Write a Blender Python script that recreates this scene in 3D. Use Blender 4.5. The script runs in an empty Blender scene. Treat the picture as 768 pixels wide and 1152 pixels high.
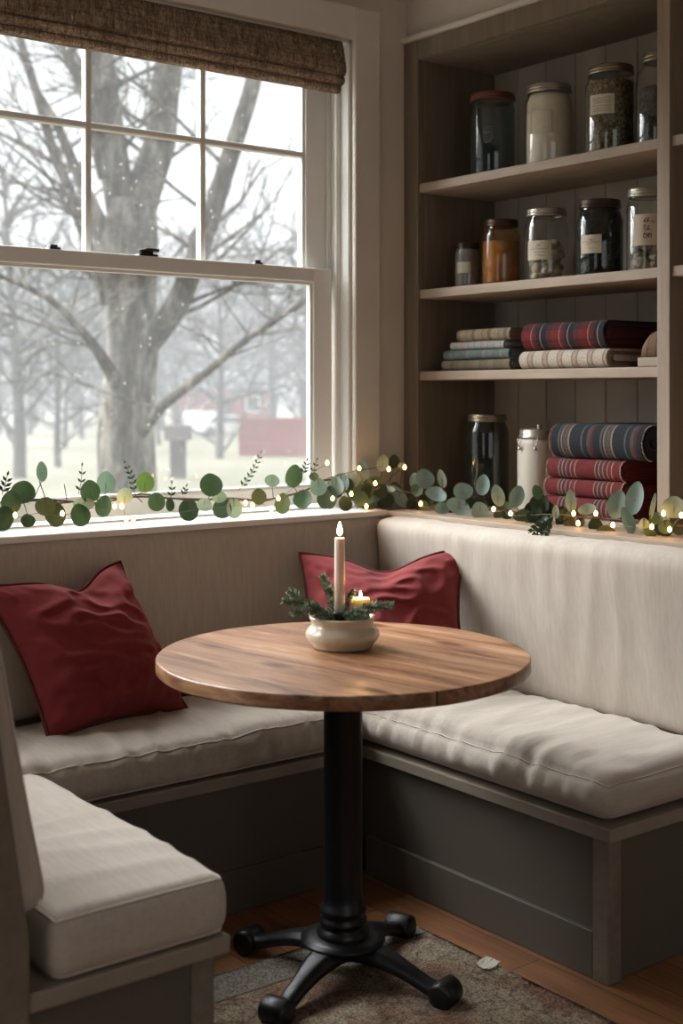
import bpy, bmesh, math, random
from math import pi, sin, cos, radians, sqrt, atan2
from mathutils import Vector, Matrix, noise as mn

R_ = random.Random(7)
sc = bpy.context.scene
COL = sc.collection

# ------------------------------------------------------------------ camera
CAM = Vector((-3.02, -3.517, 1.376))
YAW = atan2(0.613, 0.790)
F, CX, HY = 1471.0, 384.0, 443.0
FW = Vector((sin(YAW), cos(YAW), 0)); RT = Vector((cos(YAW), -sin(YAW), 0)); UP = Vector((0, 0, 1))
cd = bpy.data.cameras.new('camera'); cam = bpy.data.objects.new('camera', cd); COL.objects.link(cam)
cam.location = CAM; cam.rotation_euler = (pi / 2, 0, -YAW)
cd.sensor_fit = 'HORIZONTAL'; cd.sensor_width = 36; cd.lens = F / 768 * 36
cd.shift_y = -(576 - HY) / 768
cd.clip_start = .05; cd.clip_end = 600
cd.dof.use_dof = True; cd.dof.focus_distance = 3.5; cd.dof.aperture_fstop = 4.5
sc.camera = cam

# ------------------------------------------------------------------ world: overcast sky, brighter overhead and toward the left
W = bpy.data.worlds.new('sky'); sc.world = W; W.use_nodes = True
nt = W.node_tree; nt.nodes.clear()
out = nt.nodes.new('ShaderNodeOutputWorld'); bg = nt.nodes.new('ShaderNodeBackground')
tc = nt.nodes.new('ShaderNodeTexCoord'); sep = nt.nodes.new('ShaderNodeSeparateXYZ')
nt.links.new(tc.outputs['Generated'], sep.inputs[0])
cr = nt.nodes.new('ShaderNodeValToRGB'); nt.links.new(sep.outputs['Z'], cr.inputs[0])
e = cr.color_ramp.elements
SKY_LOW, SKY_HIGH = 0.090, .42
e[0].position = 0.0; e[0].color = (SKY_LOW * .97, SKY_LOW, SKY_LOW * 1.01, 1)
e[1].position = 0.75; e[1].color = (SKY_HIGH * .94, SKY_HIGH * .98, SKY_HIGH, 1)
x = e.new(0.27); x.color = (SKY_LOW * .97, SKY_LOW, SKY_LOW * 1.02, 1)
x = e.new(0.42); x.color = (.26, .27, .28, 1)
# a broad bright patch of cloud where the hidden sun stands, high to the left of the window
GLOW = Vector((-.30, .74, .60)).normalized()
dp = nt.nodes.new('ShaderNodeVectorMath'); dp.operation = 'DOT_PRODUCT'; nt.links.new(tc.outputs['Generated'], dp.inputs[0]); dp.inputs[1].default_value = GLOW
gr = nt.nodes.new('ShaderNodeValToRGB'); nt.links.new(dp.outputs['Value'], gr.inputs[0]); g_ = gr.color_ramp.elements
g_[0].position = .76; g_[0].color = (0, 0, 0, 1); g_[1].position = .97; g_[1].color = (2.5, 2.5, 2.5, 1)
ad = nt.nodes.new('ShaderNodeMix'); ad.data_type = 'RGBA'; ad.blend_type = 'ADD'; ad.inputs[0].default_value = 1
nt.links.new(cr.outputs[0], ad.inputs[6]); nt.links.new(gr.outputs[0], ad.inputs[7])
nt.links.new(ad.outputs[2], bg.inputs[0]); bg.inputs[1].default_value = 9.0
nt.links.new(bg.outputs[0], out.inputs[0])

def portal(loc, rot, sx, sy):
    l = bpy.data.lights.new('window_portal', 'AREA'); l.shape = 'RECTANGLE'; l.size = sx; l.size_y = sy
    l.cycles.is_portal = True
    o = bpy.data.objects.new('window_portal', l); COL.objects.link(o); o.location = loc; o.rotation_euler = rot
portal((-.976, .17, 1.78), (-pi / 2, 0, 0), 1.5, 1.62)
portal((-2.62, .17, 1.72), (-pi / 2, 0, 0), 1.3, 1.5)
portal((-4.61, -2.6, 1.7), (0, -pi / 2, 0), 1.3, 1.4)
# added fill lamp at a made-up opening in the wall behind the camera
la = bpy.data.lights.new('rear_fill_lamp', 'AREA'); la.shape = 'RECTANGLE'; la.size = 2.3; la.size_y = 1.35; la.energy = 1.1; la.color = (1, .93, .84)
lo = bpy.data.objects.new('rear_fill_lamp', la); COL.objects.link(lo); lo.location = (-2.6, -5.46, 1.75); lo.rotation_euler = (pi / 2, 0, 0)

sc.view_settings.view_transform = 'Standard'; sc.view_settings.look = 'None'
sc.view_settings.exposure = 0.0; sc.view_settings.gamma = 1.0; sc.view_settings.use_curve_mapping = False
cy = sc.cycles
cy.use_denoising = True; cy.max_bounces = 8; cy.diffuse_bounces = 5; cy.glossy_bounces = 4
cy.transparent_max_bounces = 24; cy.transmission_bounces = 6; cy.volume_bounces = 0
cy.sample_clamp_indirect = 6; cy.caustics_reflective = False; cy.caustics_refractive = False

# ------------------------------------------------------------------ pixel helpers (reference frame 768x1152) -> world points
def ray(px, py): return FW + RT * ((px - CX) / F) - UP * ((py - HY) / F)
def PZ(px, py, Z): return CAM + ray(px, py) * Z
def PX(px, py, x): r = ray(px, py); return CAM + r * ((x - CAM.x) / r.x)
def PY(px, py, y): r = ray(px, py); return CAM + r * ((y - CAM.y) / r.y)

# ------------------------------------------------------------------ materials
def S(c):
    return tuple(((v / 255) / 12.92 if v / 255 <= .04045 else ((v / 255 + .055) / 1.055) ** 2.4) for v in c) + (1,)
class M:
    def __init__(s, name, col=(.5, .5, .5, 1), rough=.6, **kw):
        s.m = bpy.data.materials.new(name); s.m.use_nodes = True; s.t = s.m.node_tree
        s.b = s.t.nodes['Principled BSDF']; s.o = s.t.nodes['Material Output']
        s.b.inputs['Base Color'].default_value = col; s.b.inputs['Roughness'].default_value = rough
        for k, v in kw.items(): s.b.inputs[k.replace('_', ' ')].default_value = v
        s._tc = None
    def n(s, t, **kw):
        x = s.t.nodes.new(t)
        for k, v in kw.items():
            if hasattr(x, k): setattr(x, k, v)
            else: x.inputs[k].default_value = v
        return x
    def l(s, a, b): s.t.links.new(a, b)
    def co(s, scale=(1, 1, 1), rot=(0, 0, 0)):
        if not s._tc: s._tc = s.n('ShaderNodeTexCoord')
        mp = s.n('ShaderNodeMapping'); s.l(s._tc.outputs['Object'], mp.inputs[0])
        mp.inputs['Scale'].default_value = scale; mp.inputs['Rotation'].default_value = rot
        return mp.outputs[0]
    def noise(s, scale=5, detail=4, rough=.55, st=(1, 1, 1), dist=0):
        x = s.n('ShaderNodeTexNoise'); s.l(s.co(st), x.inputs['Vector'])
        x.inputs['Scale'].default_value = scale; x.inputs['Detail'].default_value = detail
        x.inputs['Roughness'].default_value = rough; x.inputs['Distortion'].default_value = dist
        return x.outputs['Fac']
    def ramp(s, f, pts, const=False):
        x = s.n('ShaderNodeValToRGB'); s.l(f, x.inputs[0]); el = x.color_ramp.elements
        if const: x.color_ramp.interpolation = 'CONSTANT'
        while len(el) < len(pts): el.new(.5)
        for a, (p, c) in zip(el, pts): a.position = p; a.color = c if len(c) == 4 else tuple(c) + (1,)
        return x.outputs[0]
    def mix(s, a, b, f, mode='MIX'):
        x = s.n('ShaderNodeMix'); x.data_type = 'RGBA'; x.blend_type = mode
        for v, i in ((f, 0), (a, 6), (b, 7)):
            if isinstance(v, (int, float)): x.inputs[i].default_value = v
            elif isinstance(v, tuple): x.inputs[i].default_value = v
            else: s.l(v, x.inputs[i])
        return x.outputs[2]
    def math(s, op, a, b=0):
        x = s.n('ShaderNodeMath'); x.operation = op
        for v, i in ((a, 0), (b, 1)):
            if isinstance(v, (int, float)): x.inputs[i].default_value = v
            else: s.l(v, x.inputs[i])
        return x.outputs[0]
    def col(s, c): s.l(c, s.b.inputs['Base Color']); return s
    def bump(s, h, st=.3, d=.01):
        x = s.n('ShaderNodeBump'); x.inputs['Strength'].default_value = st; x.inputs['Distance'].default_value = d
        s.l(h, x.inputs['Height']); s.l(x.outputs[0], s.b.inputs['Normal']); return s

def var(name, c, amt=.15, scale=4, rough=.6, st=(1, 1, 1), bump=.0, bs=60, detail=4, **kw):
    m = M(name, c, rough, **kw)
    a = tuple(v * (1 - amt) for v in c[:3]) + (1,); b = tuple(min(1, v * (1 + amt)) for v in c[:3]) + (1,)
    m.col(m.ramp(m.noise(scale, detail, .6, st), [(.3, a), (.7, b)]))
    if bump: m.bump(m.noise(bs, 3), bump, .004)
    return m.m

def linen(name, c, st, sheen=.2):
    m = M(name, c, .92); m.b.inputs['Sheen Weight'].default_value = sheen
    a = tuple(v * .90 for v in c[:3]) + (1,); b = tuple(v * 1.06 for v in c[:3]) + (1,)
    sl = m.noise(90, 4, .6, st); big = m.noise(3, 3)
    c1 = m.ramp(sl, [(.3, a), (.68, b)])
    m.col(m.mix(c1, m.ramp(big, [(.3, (.90, .89, .88)), (.7, (1, 1, 1))]), 1.0, 'MULTIPLY'))
    w = m.noise(420, 2, .5); m.bump(m.mix(sl, w, .5), .35, .002)
    return m.m
MAT = {}
LIN = (.52, .46, .395, 1)
MAT['linen_x'] = linen('linen_slubs_along_width', LIN, (.12, 1, 1))
MAT['linen_z'] = linen('linen_slubs_upright', LIN, (1, 1, .12))
MAT['linen_y'] = linen('linen_slubs_along_depth', LIN, (1, .12, 1))
MAT['piping'] = var('linen_piping', (.50, .44, .375, 1), .06, 80, .9)
MAT['red'] = (lambda m: m)(linen('oxblood_cotton', (.215, .021, .023, 1), (.5, .5, .5), .04))
MAT['red_pipe'] = var('oxblood_piping', (.10, .014, .013, 1), .1, 60, .85)
MAT['wall'] = var('warm_greige_wall_paint', (.66, .595, .52, 1), .03, 3, .75, bump=.05, bs=90)
MAT['wall_dark'] = var('bounce_cutting_dark_wall', (.13, .12, .09, 1), .04, 3, .8)  # for the unseen left and rear walls, kept dark to cut bounced light
MAT['ceiling'] = var('ceiling_paint', (.66, .62, .57, 1), .02, 3, .85)
MAT['trimpaint'] = var('warm_white_trim_paint', (.74, .69, .62, 1), .03, 5, .5)
MAT['sash'] = var('white_window_paint', (.84, .82, .78, 1), .03, 6, .45)
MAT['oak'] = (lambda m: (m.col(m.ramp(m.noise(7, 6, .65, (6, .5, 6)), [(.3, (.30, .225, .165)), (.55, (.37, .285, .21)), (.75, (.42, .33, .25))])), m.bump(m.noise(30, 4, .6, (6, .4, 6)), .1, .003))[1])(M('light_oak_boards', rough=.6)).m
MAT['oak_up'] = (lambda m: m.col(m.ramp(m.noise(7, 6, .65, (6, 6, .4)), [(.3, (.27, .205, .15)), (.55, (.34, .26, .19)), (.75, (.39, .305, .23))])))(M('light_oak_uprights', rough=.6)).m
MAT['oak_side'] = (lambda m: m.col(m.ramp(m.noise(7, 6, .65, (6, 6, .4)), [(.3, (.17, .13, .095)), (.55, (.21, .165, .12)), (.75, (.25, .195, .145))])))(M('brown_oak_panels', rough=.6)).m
MAT['bead'] = var('grey_beadboard_paint', (.42, .37, .315, 1), .05, 4, .6)
MAT['bench'] = var('grey_green_bench_paint', (.100, .086, .069, 1), .06, 3, .55, bump=.05)
MAT['benchedge'] = (lambda m: m.col(m.ramp(m.noise(9, 6, .6, (4, 4, 4)), [(.3, (.145, .12, .09)), (.7, (.20, .168, .13))])))(M('taupe_bench_edge', rough=.5)).m
MAT['ledge'] = var('taupe_ledge_edge', (.26, .22, .17, 1), .12, 9, .45)
MAT['black_iron'] = var('black_iron', (.004, .004, .005, 1), .2, 20, .38, bump=.06, bs=120, Specular_IOR_Level=.42)
MAT['black_metal'] = M('black_lock_metal', (.012, .012, .014, 1), .4).m
MAT['brass'] = M('tarnished_lid_metal', (.30, .25, .19, 1), .35, Metallic=.9).m
MAT['darklid'] = M('dark_bronze_lid', (.07, .05, .035, 1), .38, Metallic=.8).m
MAT['silverlid'] = M('worn_steel_lid', (.42, .38, .33, 1), .38, Metallic=.85).m
MAT['redlid'] = var('rusty_red_lid', (.16, .045, .02, 1), .25, 30, .55)
MAT['steel'] = M('steel_wire', (.5, .48, .45, 1), .3, Metallic=1.0).m
MAT['ceramic'] = (lambda m: m.col(m.ramp(m.noise(14, 4), [(.3, (.58, .52, .39)), (.7, (.68, .62, .49))])))(M('glazed_stoneware', rough=.22)).m
MAT['white_ceramic'] = var('cream_enamel', (.62, .59, .51, 1), .04, 8, .3)
MAT['paper'] = var('aged_label_paper', (.62, .56, .44, 1), .08, 20, .85)
MAT['whitepaper'] = var('torn_white_paper', (.92, .89, .82, 1), .03, 20, .85)
MAT['ink'] = M('dark_ink', (.03, .028, .03, 1), .8).m
MAT['grey_ink'] = M('grey_ink', (.22, .19, .15, 1), .8).m
MAT['red_ink'] = M('red_ink', (.40, .05, .05, 1), .8).m
MAT['foam'] = var('dark_moss', (.02, .026, .014, 1), .3, 40, .95, bump=.6, bs=80)
MAT['twig'] = var('brown_twig', (.085, .055, .035, 1), .25, 30, .8)
MAT['needle'] = var('fir_needles', (.13, .19, .12, 1), .4, 40, .5)
MAT['needle_pale'] = var('pale_fir_needles', (.36, .43, .33, 1), .3, 40, .5)
MAT['wire'] = M('copper_green_wire', (.16, .12, .05, 1), .5).m
def leafmat(name, c):
    m = M(name, c, .5); m.col(m.ramp(m.noise(25, 3), [(.3, tuple(v * .8 for v in c[:3])), (.7, tuple(v * 1.15 for v in c[:3]))]))
    tr = m.n('ShaderNodeBsdfTranslucent'); tr.inputs[0].default_value = (c[0] * 1.1, c[1] * 1.2, c[2] * .8, 1)
    mx = m.n('ShaderNodeMixShader'); mx.inputs[0].default_value = .16
    m.l(m.b.outputs[0], mx.inputs[1]); m.l(tr.outputs[0], mx.inputs[2]); m.l(mx.outputs[0], m.o.inputs[0]); return m.m
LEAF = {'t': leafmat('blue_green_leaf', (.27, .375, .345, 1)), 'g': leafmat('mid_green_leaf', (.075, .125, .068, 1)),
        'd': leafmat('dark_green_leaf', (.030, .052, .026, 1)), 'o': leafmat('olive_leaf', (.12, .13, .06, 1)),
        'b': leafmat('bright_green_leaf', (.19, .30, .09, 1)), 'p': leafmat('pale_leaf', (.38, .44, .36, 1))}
def emis(name, c, s):
    m = bpy.data.materials.new(name); m.use_nodes = True; t = m.node_tree; t.nodes.clear()
    o = t.nodes.new('ShaderNodeOutputMaterial'); e_ = t.nodes.new('ShaderNodeEmission'); e_.inputs[0].default_value = c; e_.inputs[1].default_value = s
    t.links.new(e_.outputs[0], o.inputs[0]); return m
MAT['bulb'] = emis('warm_bulb_glow', (1, .50, .15, 1), 30)
MAT['flame'] = emis('candle_flame', (1, .62, .30, 1), 40)
def wax(name, c):
    m = M(name, c, .5, Subsurface_Weight=.5, Subsurface_Scale=.012); m.b.inputs['Subsurface Radius'].default_value = (1, .65, .45); return m.m
MAT['wax'] = wax('blush_candle_wax', (.86, .72, .62, 1)); MAT['wax2'] = wax('ivory_candle_wax', (.92, .84, .66, 1))
def glass(name, tint, k=1.0, diff=0.0, dc=(.5, .5, .5, 1), rough=.02, specks=False):
    m = bpy.data.materials.new(name); m.use_nodes = True; t = m.node_tree; t.nodes.clear()
    o = t.nodes.new('ShaderNodeOutputMaterial'); tr = t.nodes.new('ShaderNodeBsdfTransparent'); tr.inputs[0].default_value = tint
    gl = t.nodes.new('ShaderNodeBsdfGlossy'); gl.inputs['Roughness'].default_value = rough
    lw = t.nodes.new('ShaderNodeFresnel'); lw.inputs[0].default_value = 1.5
    ml = t.nodes.new('ShaderNodeMath'); ml.operation = 'MULTIPLY'; ml.use_clamp = True; ml.inputs[1].default_value = k; t.links.new(lw.outputs[0], ml.inputs[0])
    gm = t.nodes.new('ShaderNodeNewGeometry'); iv = t.nodes.new('ShaderNodeMath'); iv.operation = 'SUBTRACT'; iv.inputs[0].default_value = 1; t.links.new(gm.outputs['Backfacing'], iv.inputs[1])
    mf_ = t.nodes.new('ShaderNodeMath'); mf_.operation = 'MULTIPLY'; t.links.new(ml.outputs[0], mf_.inputs[0]); t.links.new(iv.outputs[0], mf_.inputs[1])
    mx = t.nodes.new('ShaderNodeMixShader'); t.links.new(mf_.outputs[0], mx.inputs[0]); t.links.new(tr.outputs[0], mx.inputs[1]); t.links.new(gl.outputs[0], mx.inputs[2])
    last = mx.outputs[0]
    if diff or specks:
        df = t.nodes.new('ShaderNodeBsdfDiffuse'); df.inputs[0].default_value = dc
        if specks:
            tl = t.nodes.new('ShaderNodeBsdfTranslucent'); tl.inputs[0].default_value = (.9, .9, .9, 1); src = tl
        else: src = df
        m2 = t.nodes.new('ShaderNodeMixShader'); m2.inputs[0].default_value = diff
        if specks:
            tcn = t.nodes.new('ShaderNodeTexCoord'); vo = t.nodes.new('ShaderNodeTexVoronoi'); vo.inputs['Scale'].default_value = 26
            t.links.new(tcn.outputs['Object'], vo.inputs[0]); r = t.nodes.new('ShaderNodeValToRGB')
            r.color_ramp.elements[0].position = .0; r.color_ramp.elements[0].color = (.12, .12, .12, 1)
            r.color_ramp.elements[1].position = .17; r.color_ramp.elements[1].color = (diff, diff, diff, 1)
            t.links.new(vo.outputs['Distance'], r.inputs[0])
            t.links.new(r.outputs[0], m2.inputs[0])
        t.links.new(last, m2.inputs[1]); t.links.new(src.outputs[0], m2.inputs[2]); last = m2.outputs[0]
    t.links.new(last, o.inputs[0]); return m
MAT['pane'] = glass('window_glass', (.97, .98, .98, 1), .8, .02, specks=True)
MAT['jarglass'] = glass('clear_jar_glass', (.94, .955, .945, 1), 2.4, .035, (.35, .40, .40, 1))
MAT['tealglass'] = glass('blue_grey_jar_glass', (.62, .72, .73, 1), 2.2, .12, (.13, .19, .20, 1))
MAT['darkglass'] = glass('smoky_jar_glass', (.45, .50, .49, 1), 2.0, .10, (.07, .09, .09, 1))
MAT['amberglass'] = glass('amber_jar_glass', (.92, .76, .52, 1), 2.0, .05, (.5, .2, .05, 1))

# ------------------------------------------------------------------ object helpers
def mkobj(name, bm, mat, parent=None, smooth=False, bevel=0, kind=None, offset=None):
    """bm is in the parent's local space (or world space when there is no parent)"""
    me = bpy.data.meshes.new(name)
    if offset is not None: bmesh.ops.translate(bm, verts=bm.verts, vec=-Vector(offset))
    bm.to_mesh(me); bm.free()
    for m in (mat if isinstance(mat, (list, tuple)) else [mat]): me.materials.append(m)
    if smooth: me.shade_smooth()
    o = bpy.data.objects.new(name, me); COL.objects.link(o)
    if offset is not None and parent is None: o.location = offset
    if parent: o.parent = parent
    if bevel:
        b = o.modifiers.new('bevel', 'BEVEL'); b.width = bevel; b.segments = 2; b.limit_method = 'ANGLE'; b.angle_limit = radians(40)
        b.harden_normals = False
    if kind: o['kind'] = kind
    return o
def tag(o, label, cat, group=None, kind=None):
    o['label'] = label; o['category'] = cat
    if group: o['group'] = group
    if kind: o['kind'] = kind
    return o
def thing(name, label, cat, loc=(0, 0, 0), rz=0, group=None, kind=None):
    o = bpy.data.objects.new(name, None); COL.objects.link(o); o.empty_display_size = .05
    o.location = loc; o.rotation_euler = (0, 0, rz)
    if label: tag(o, label, cat, group, kind)
    elif kind: o['kind'] = kind
    return o
def copy_tree(o, parent=None):
    c = o.copy(); COL.objects.link(c)
    if parent: c.parent = parent
    for ch in list(o.children): copy_tree(ch, c)
    return c
def bm_new(): return bmesh.new()
def box(bm, a, b, mi=0):
    x0, y0, z0 = a; x1, y1, z1 = b
    vs = [bm.verts.new(p) for p in ((x0, y0, z0), (x1, y0, z0), (x1, y1, z0), (x0, y1, z0), (x0, y0, z1), (x1, y0, z1), (x1, y1, z1), (x0, y1, z1))]
    for f in ((0, 3, 2, 1), (4, 5, 6, 7), (0, 1, 5, 4), (1, 2, 6, 5), (2, 3, 7, 6), (3, 0, 4, 7)):
        fc = bm.faces.new([vs[i] for i in f]); fc.material_index = mi
    return bm
def Box(a, b): return box(bm_new(), a, b)
def prism(bm, poly, axis, a, b, mi=0):
    """poly: 2-D outline; axis 'x','y','z' is the extrusion axis from a to b"""
    def P(p, t):
        if axis == 'y': return (p[0], t, p[1])
        if axis == 'x': return (t, p[0], p[1])
        return (p[0], p[1], t)
    A = [bm.verts.new(P(p, a)) for p in poly]; B = [bm.verts.new(P(p, b)) for p in poly]
    n = len(poly); bm.faces.new(A).material_index = mi; bm.faces.new(B[::-1]).material_index = mi
    for i in range(n):
        bm.faces.new((A[i], B[i], B[(i + 1) % n], A[(i + 1) % n])).material_index = mi
    bmesh.ops.recalc_face_normals(bm, faces=bm.faces)
    return bm
def lathe(bm, prof, n=40, c=(0, 0, 0), fn=None, mi=0):
    rings = []
    for r, z in prof:
        if r < 1e-6: rings.append([bm.verts.new((c[0], c[1], c[2] + z))])
        else:
            ring = []
            for i in range(n):
                a = 2 * pi * i / n; rr = r * (fn(a, z) if fn else 1)
                ring.append(bm.verts.new((c[0] + rr * cos(a), c[1] + rr * sin(a), c[2] + z)))
            rings.append(ring)
    for A, B in zip(rings, rings[1:]):
        for i in range(n):
            j = (i + 1) % n
            if len(A) == 1 and len(B) == 1: continue
            if len(A) == 1: f = (A[0], B[j], B[i])
            elif len(B) == 1: f = (A[i], A[j], B[0])
            else: f = (A[i], A[j], B[j], B[i])
            try: bm.faces.new(f).material_index = mi
            except ValueError: pass
    return bm
def tube(bm, pts, r, n=8, cap=True, closed=False, mi=0):
    pts = [Vector(p) for p in pts]; N = len(pts)
    if N < 2: return bm
    rs = r if isinstance(r, (list, tuple)) else [r] * N
    prev = None; rings = []
    for i, p in enumerate(pts):
        if closed: t = pts[(i + 1) % N] - pts[i - 1]
        else: t = pts[min(i + 1, N - 1)] - pts[max(i - 1, 0)]
        if t.length < 1e-9: t = Vector((0, 0, 1))
        t.normalize()
        if prev is None:
            u = t.orthogonal().normalized()
        else:
            u = prev - t * prev.dot(t)
            if u.length < 1e-6: u = t.orthogonal()
            u.normalize()
        prev = u; v = t.cross(u)
        rings.append([bm.verts.new(p + (u * cos(2 * pi * k / n) + v * sin(2 * pi * k / n)) * rs[i]) for k in range(n)])
    rng = range(N) if closed else range(N - 1)
    for i in rng:
        A, B = rings[i], rings[(i + 1) % N]
        for k in range(n):
            try: bm.faces.new((A[k], A[(k + 1) % n], B[(k + 1) % n], B[k])).material_index = mi
            except ValueError: pass
    if cap and not closed:
        bm.faces.new(rings[0][::-1]).material_index = mi; bm.faces.new(rings[-1]).material_index = mi
    return bm
def sph(bm, c, r, seg=10, rin=8, sc_=(1, 1, 1), mi=0):
    prof = [(max(0, r * sin(pi * i / rin)) if 0 < i < rin else 0, -r * cos(pi * i / rin)) for i in range(rin + 1)]
    k0 = len(bm.verts); lathe(bm, prof, seg, (0, 0, 0), mi=mi); bm.verts.ensure_lookup_table()
    for v in bm.verts[k0:]:
        v.co = Vector((v.co.x * sc_[0], v.co.y * sc_[1], v.co.z * sc_[2])) + Vector(c)
    return bm
def catmull(pts, per=6):
    pts = [Vector(p) for p in pts]; o = []
    P = [pts[0] * 2 - pts[1]] + pts + [pts[-1] * 2 - pts[-2]]
    for i in range(1, len(P) - 2):
        for k in range(per):
            t = k / per; a, b, c, d = P[i - 1:i + 3]
            o.append(.5 * ((2 * b) + (c - a) * t + (2 * a - 5 * b + 4 * c - d) * t * t + (3 * b - a - 3 * c + d) * t ** 3))
    o.append(pts[-1]); return o

# ------------------------------------------------------------------ the room
H = 2.76; XL, YR = -4.6, -5.4
mkobj('floor', Box((XL - .1, YR - .1, -.12), (.5, .2, 0)), None, kind='structure')
mf = M('worn_oak_floorboards', rough=.38)
br = mf.n('ShaderNodeTexBrick'); mf.l(mf.co((1, 1, 1), (0, 0, pi / 2)), br.inputs['Vector'])
br.offset = .37; br.inputs['Scale'].default_value = 1; br.inputs['Brick Width'].default_value = 1.3; br.inputs['Row Height'].default_value = .115
br.inputs['Mortar Size'].default_value = .0015; br.inputs['Mortar'].default_value = (.01, .006, .004, 1)
br.inputs['Color1'].default_value = (.25, .112, .048, 1); br.inputs['Color2'].default_value = (.33, .16, .073, 1)
mf.col(mf.mix(br.outputs[0], mf.ramp(mf.noise(5, 7, .7, (7, .6, 1)), [(.3, (.45, .42, .4)), (.7, (1.1, 1.05, 1))]), 1.0, 'MULTIPLY'))
mf.bump(br.outputs['Fac'], .2, .002)
bpy.data.objects['floor'].data.materials[0] = mf.m

WX0, WX1, WZ0, WZ1 = -1.704, -.248, .985, 2.585      # window opening
bm = bm_new()
AX0, AX1, AZ1 = -3.25, -2.0, 2.45       # opening added for more light, same wall, unseen to the left
box(bm, (XL - .1, 0, 0), (AX0, .17, H)); box(bm, (AX1, 0, 0), (WX0, .17, H)); box(bm, (AX0, 0, 0), (AX1, .17, WZ0)); box(bm, (AX0, 0, AZ1), (AX1, .17, H))
box(bm, (WX1, 0, 0), (.5, .17, H))
box(bm, (WX0, 0, 0), (WX1, .17, WZ0)); box(bm, (WX0, 0, WZ1), (WX1, .17, H))
mkobj('wall_back', bm, MAT['wall'], kind='structure')
BY1 = -2.45; BZ0, BZ1 = .93, 2.61
bm = bm_new()
box(bm, (0, YR, 0), (.5, 0, BZ0)); box(bm, (0, YR, BZ1), (.5, 0, H)); box(bm, (0, YR, BZ0), (.5, BY1, BZ1)); box(bm, (.40, BY1, BZ0), (.5, 0, BZ1))
mkobj('wall_right', bm, MAT['wall'], kind='structure')
bm = bm_new()  # left wall with an added, unseen opening to brighten the room from the side
box(bm, (XL - .1, YR, 0), (XL, -3.25, H)); box(bm, (XL - .1, -1.95, 0), (XL, 0, H))
box(bm, (XL - .1, -3.25, 0), (XL, -1.95, 1.0)); box(bm, (XL - .1, -3.25, 2.4), (XL, -1.95, H))
mkobj('wall_left', bm, MAT['wall_dark'], kind='structure')
bm = bm_new()  # rear wall, its unseen opening added for the fill lamp
box(bm, (XL - .1, YR - .1, 0), (-3.8, YR, H)); box(bm, (-1.4, YR - .1, 0), (.5, YR, H)); box(bm, (-3.8, YR - .1, 0), (-1.4, YR, 1.0)); box(bm, (-3.8, YR - .1, 2.45), (-1.4, YR, H))
mkobj('wall_rear', bm, MAT['wall_dark'], kind='structure')
mkobj('ceiling', Box((XL - .1, YR - .1, H), (.5, .2, H + .1)), MAT['ceiling'], kind='structure')
# frame of the added light opening (left wall, off camera)
bm = bm_new()
for a, b in (((XL - .06, -3.25, 1.0), (XL - .03, -1.95, 1.06)), ((XL - .06, -3.25, 2.34), (XL - .03, -1.95, 2.4)), ((XL - .06, -3.25, 1.06), (XL - .03, -3.19, 2.34)), ((XL - .06, -2.01, 1.06), (XL - .03, -1.95, 2.34)), ((XL - .06, -2.62, 1.06), (XL - .03, -2.58, 2.34))): box(bm, a, b)
mkobj('added_window_left', bm, MAT['sash'], kind='structure', bevel=.004)
bm = bm_new()  # frame of the unseen back-wall opening added to let in more light
for a, b in (((AX0, .06, WZ0), (AX1, .10, WZ0 + .06)), ((AX0, .06, AZ1 - .05), (AX1, .10, AZ1)), ((AX0, .06, WZ0 + .06), (AX0 + .06, .10, AZ1 - .05)), ((AX1 - .06, .06, WZ0 + .06), (AX1, .10, AZ1 - .05)), ((AX0 + .06, .06, 1.70), (AX1 - .06, .10, 1.75))): box(bm, a, b)
mkobj('added_window_back', bm, MAT['sash'], kind='structure', bevel=.004)

# casing (one trim board per side), sill, bead under the sill
CW = .112
mkobj('trim_1', Box((WX1, -.022, WZ0), (WX1 + CW, 0, WZ1 + CW)), MAT['trimpaint'], kind='structure', bevel=.006)
mkobj('trim_2', Box((WX0 - CW, -.022, WZ1), (WX1, 0, WZ1 + CW)), MAT['trimpaint'], kind='structure', bevel=.006)
mkobj('trim_3', Box((WX0 - CW, -.022, WZ0), (WX0, 0, WZ1)), MAT['trimpaint'], kind='structure', bevel=.006)
bm = bm_new()
box(bm, (-3.0, -.148, .966), (-.205, 0, .986)); box(bm, (WX0 + .001, 0, .966), (WX1 - .001, .06, .986))
mkobj('trim_4', bm, MAT['sash'], kind='structure', bevel=.005)
bm = bm_new()  # crown board above the bookcase
box(bm, (-.028, BY1, BZ1), (0, -.0, BZ1 + .018))
mkobj('trim_5', bm, MAT['trimpaint'], kind='structure', bevel=.004)

# window 1
win = thing('window_1', 'white double-hung sash window with six panes above and one pane below', 'window', (0, 0, 0), kind='structure')
bm = bm_new()  # jamb liners, head and exterior sill
box(bm, (WX1 - .012, .002, WZ0), (WX1, .17, WZ1)); box(bm, (WX0, .002, WZ0), (WX0 + .012, .17, WZ1))
box(bm, (WX0, .002, WZ1 - .012), (WX1, .17, WZ1)); box(bm, (WX0 - .05, .06, WZ0 - .03), (WX1 + .05, .22, WZ0 + .004))
for xa, xb in ((WX1 - .030, WX1 - .012), (WX0 + .012, WX0 + .030)):   # stop beads / tracks
    box(bm, (xa, .045, WZ0), (xb, .060, WZ1)); box(bm, (xa, .098, WZ0), (xb, .106, WZ1)); box(bm, (xa, .150, WZ0), (xb, .17, WZ1))
mkobj('frame', bm, MAT['sash'], win, bevel=.003)
gx0, gx1 = -1.59, -.362
SX0, SX1 = -1.668, -.284
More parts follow.
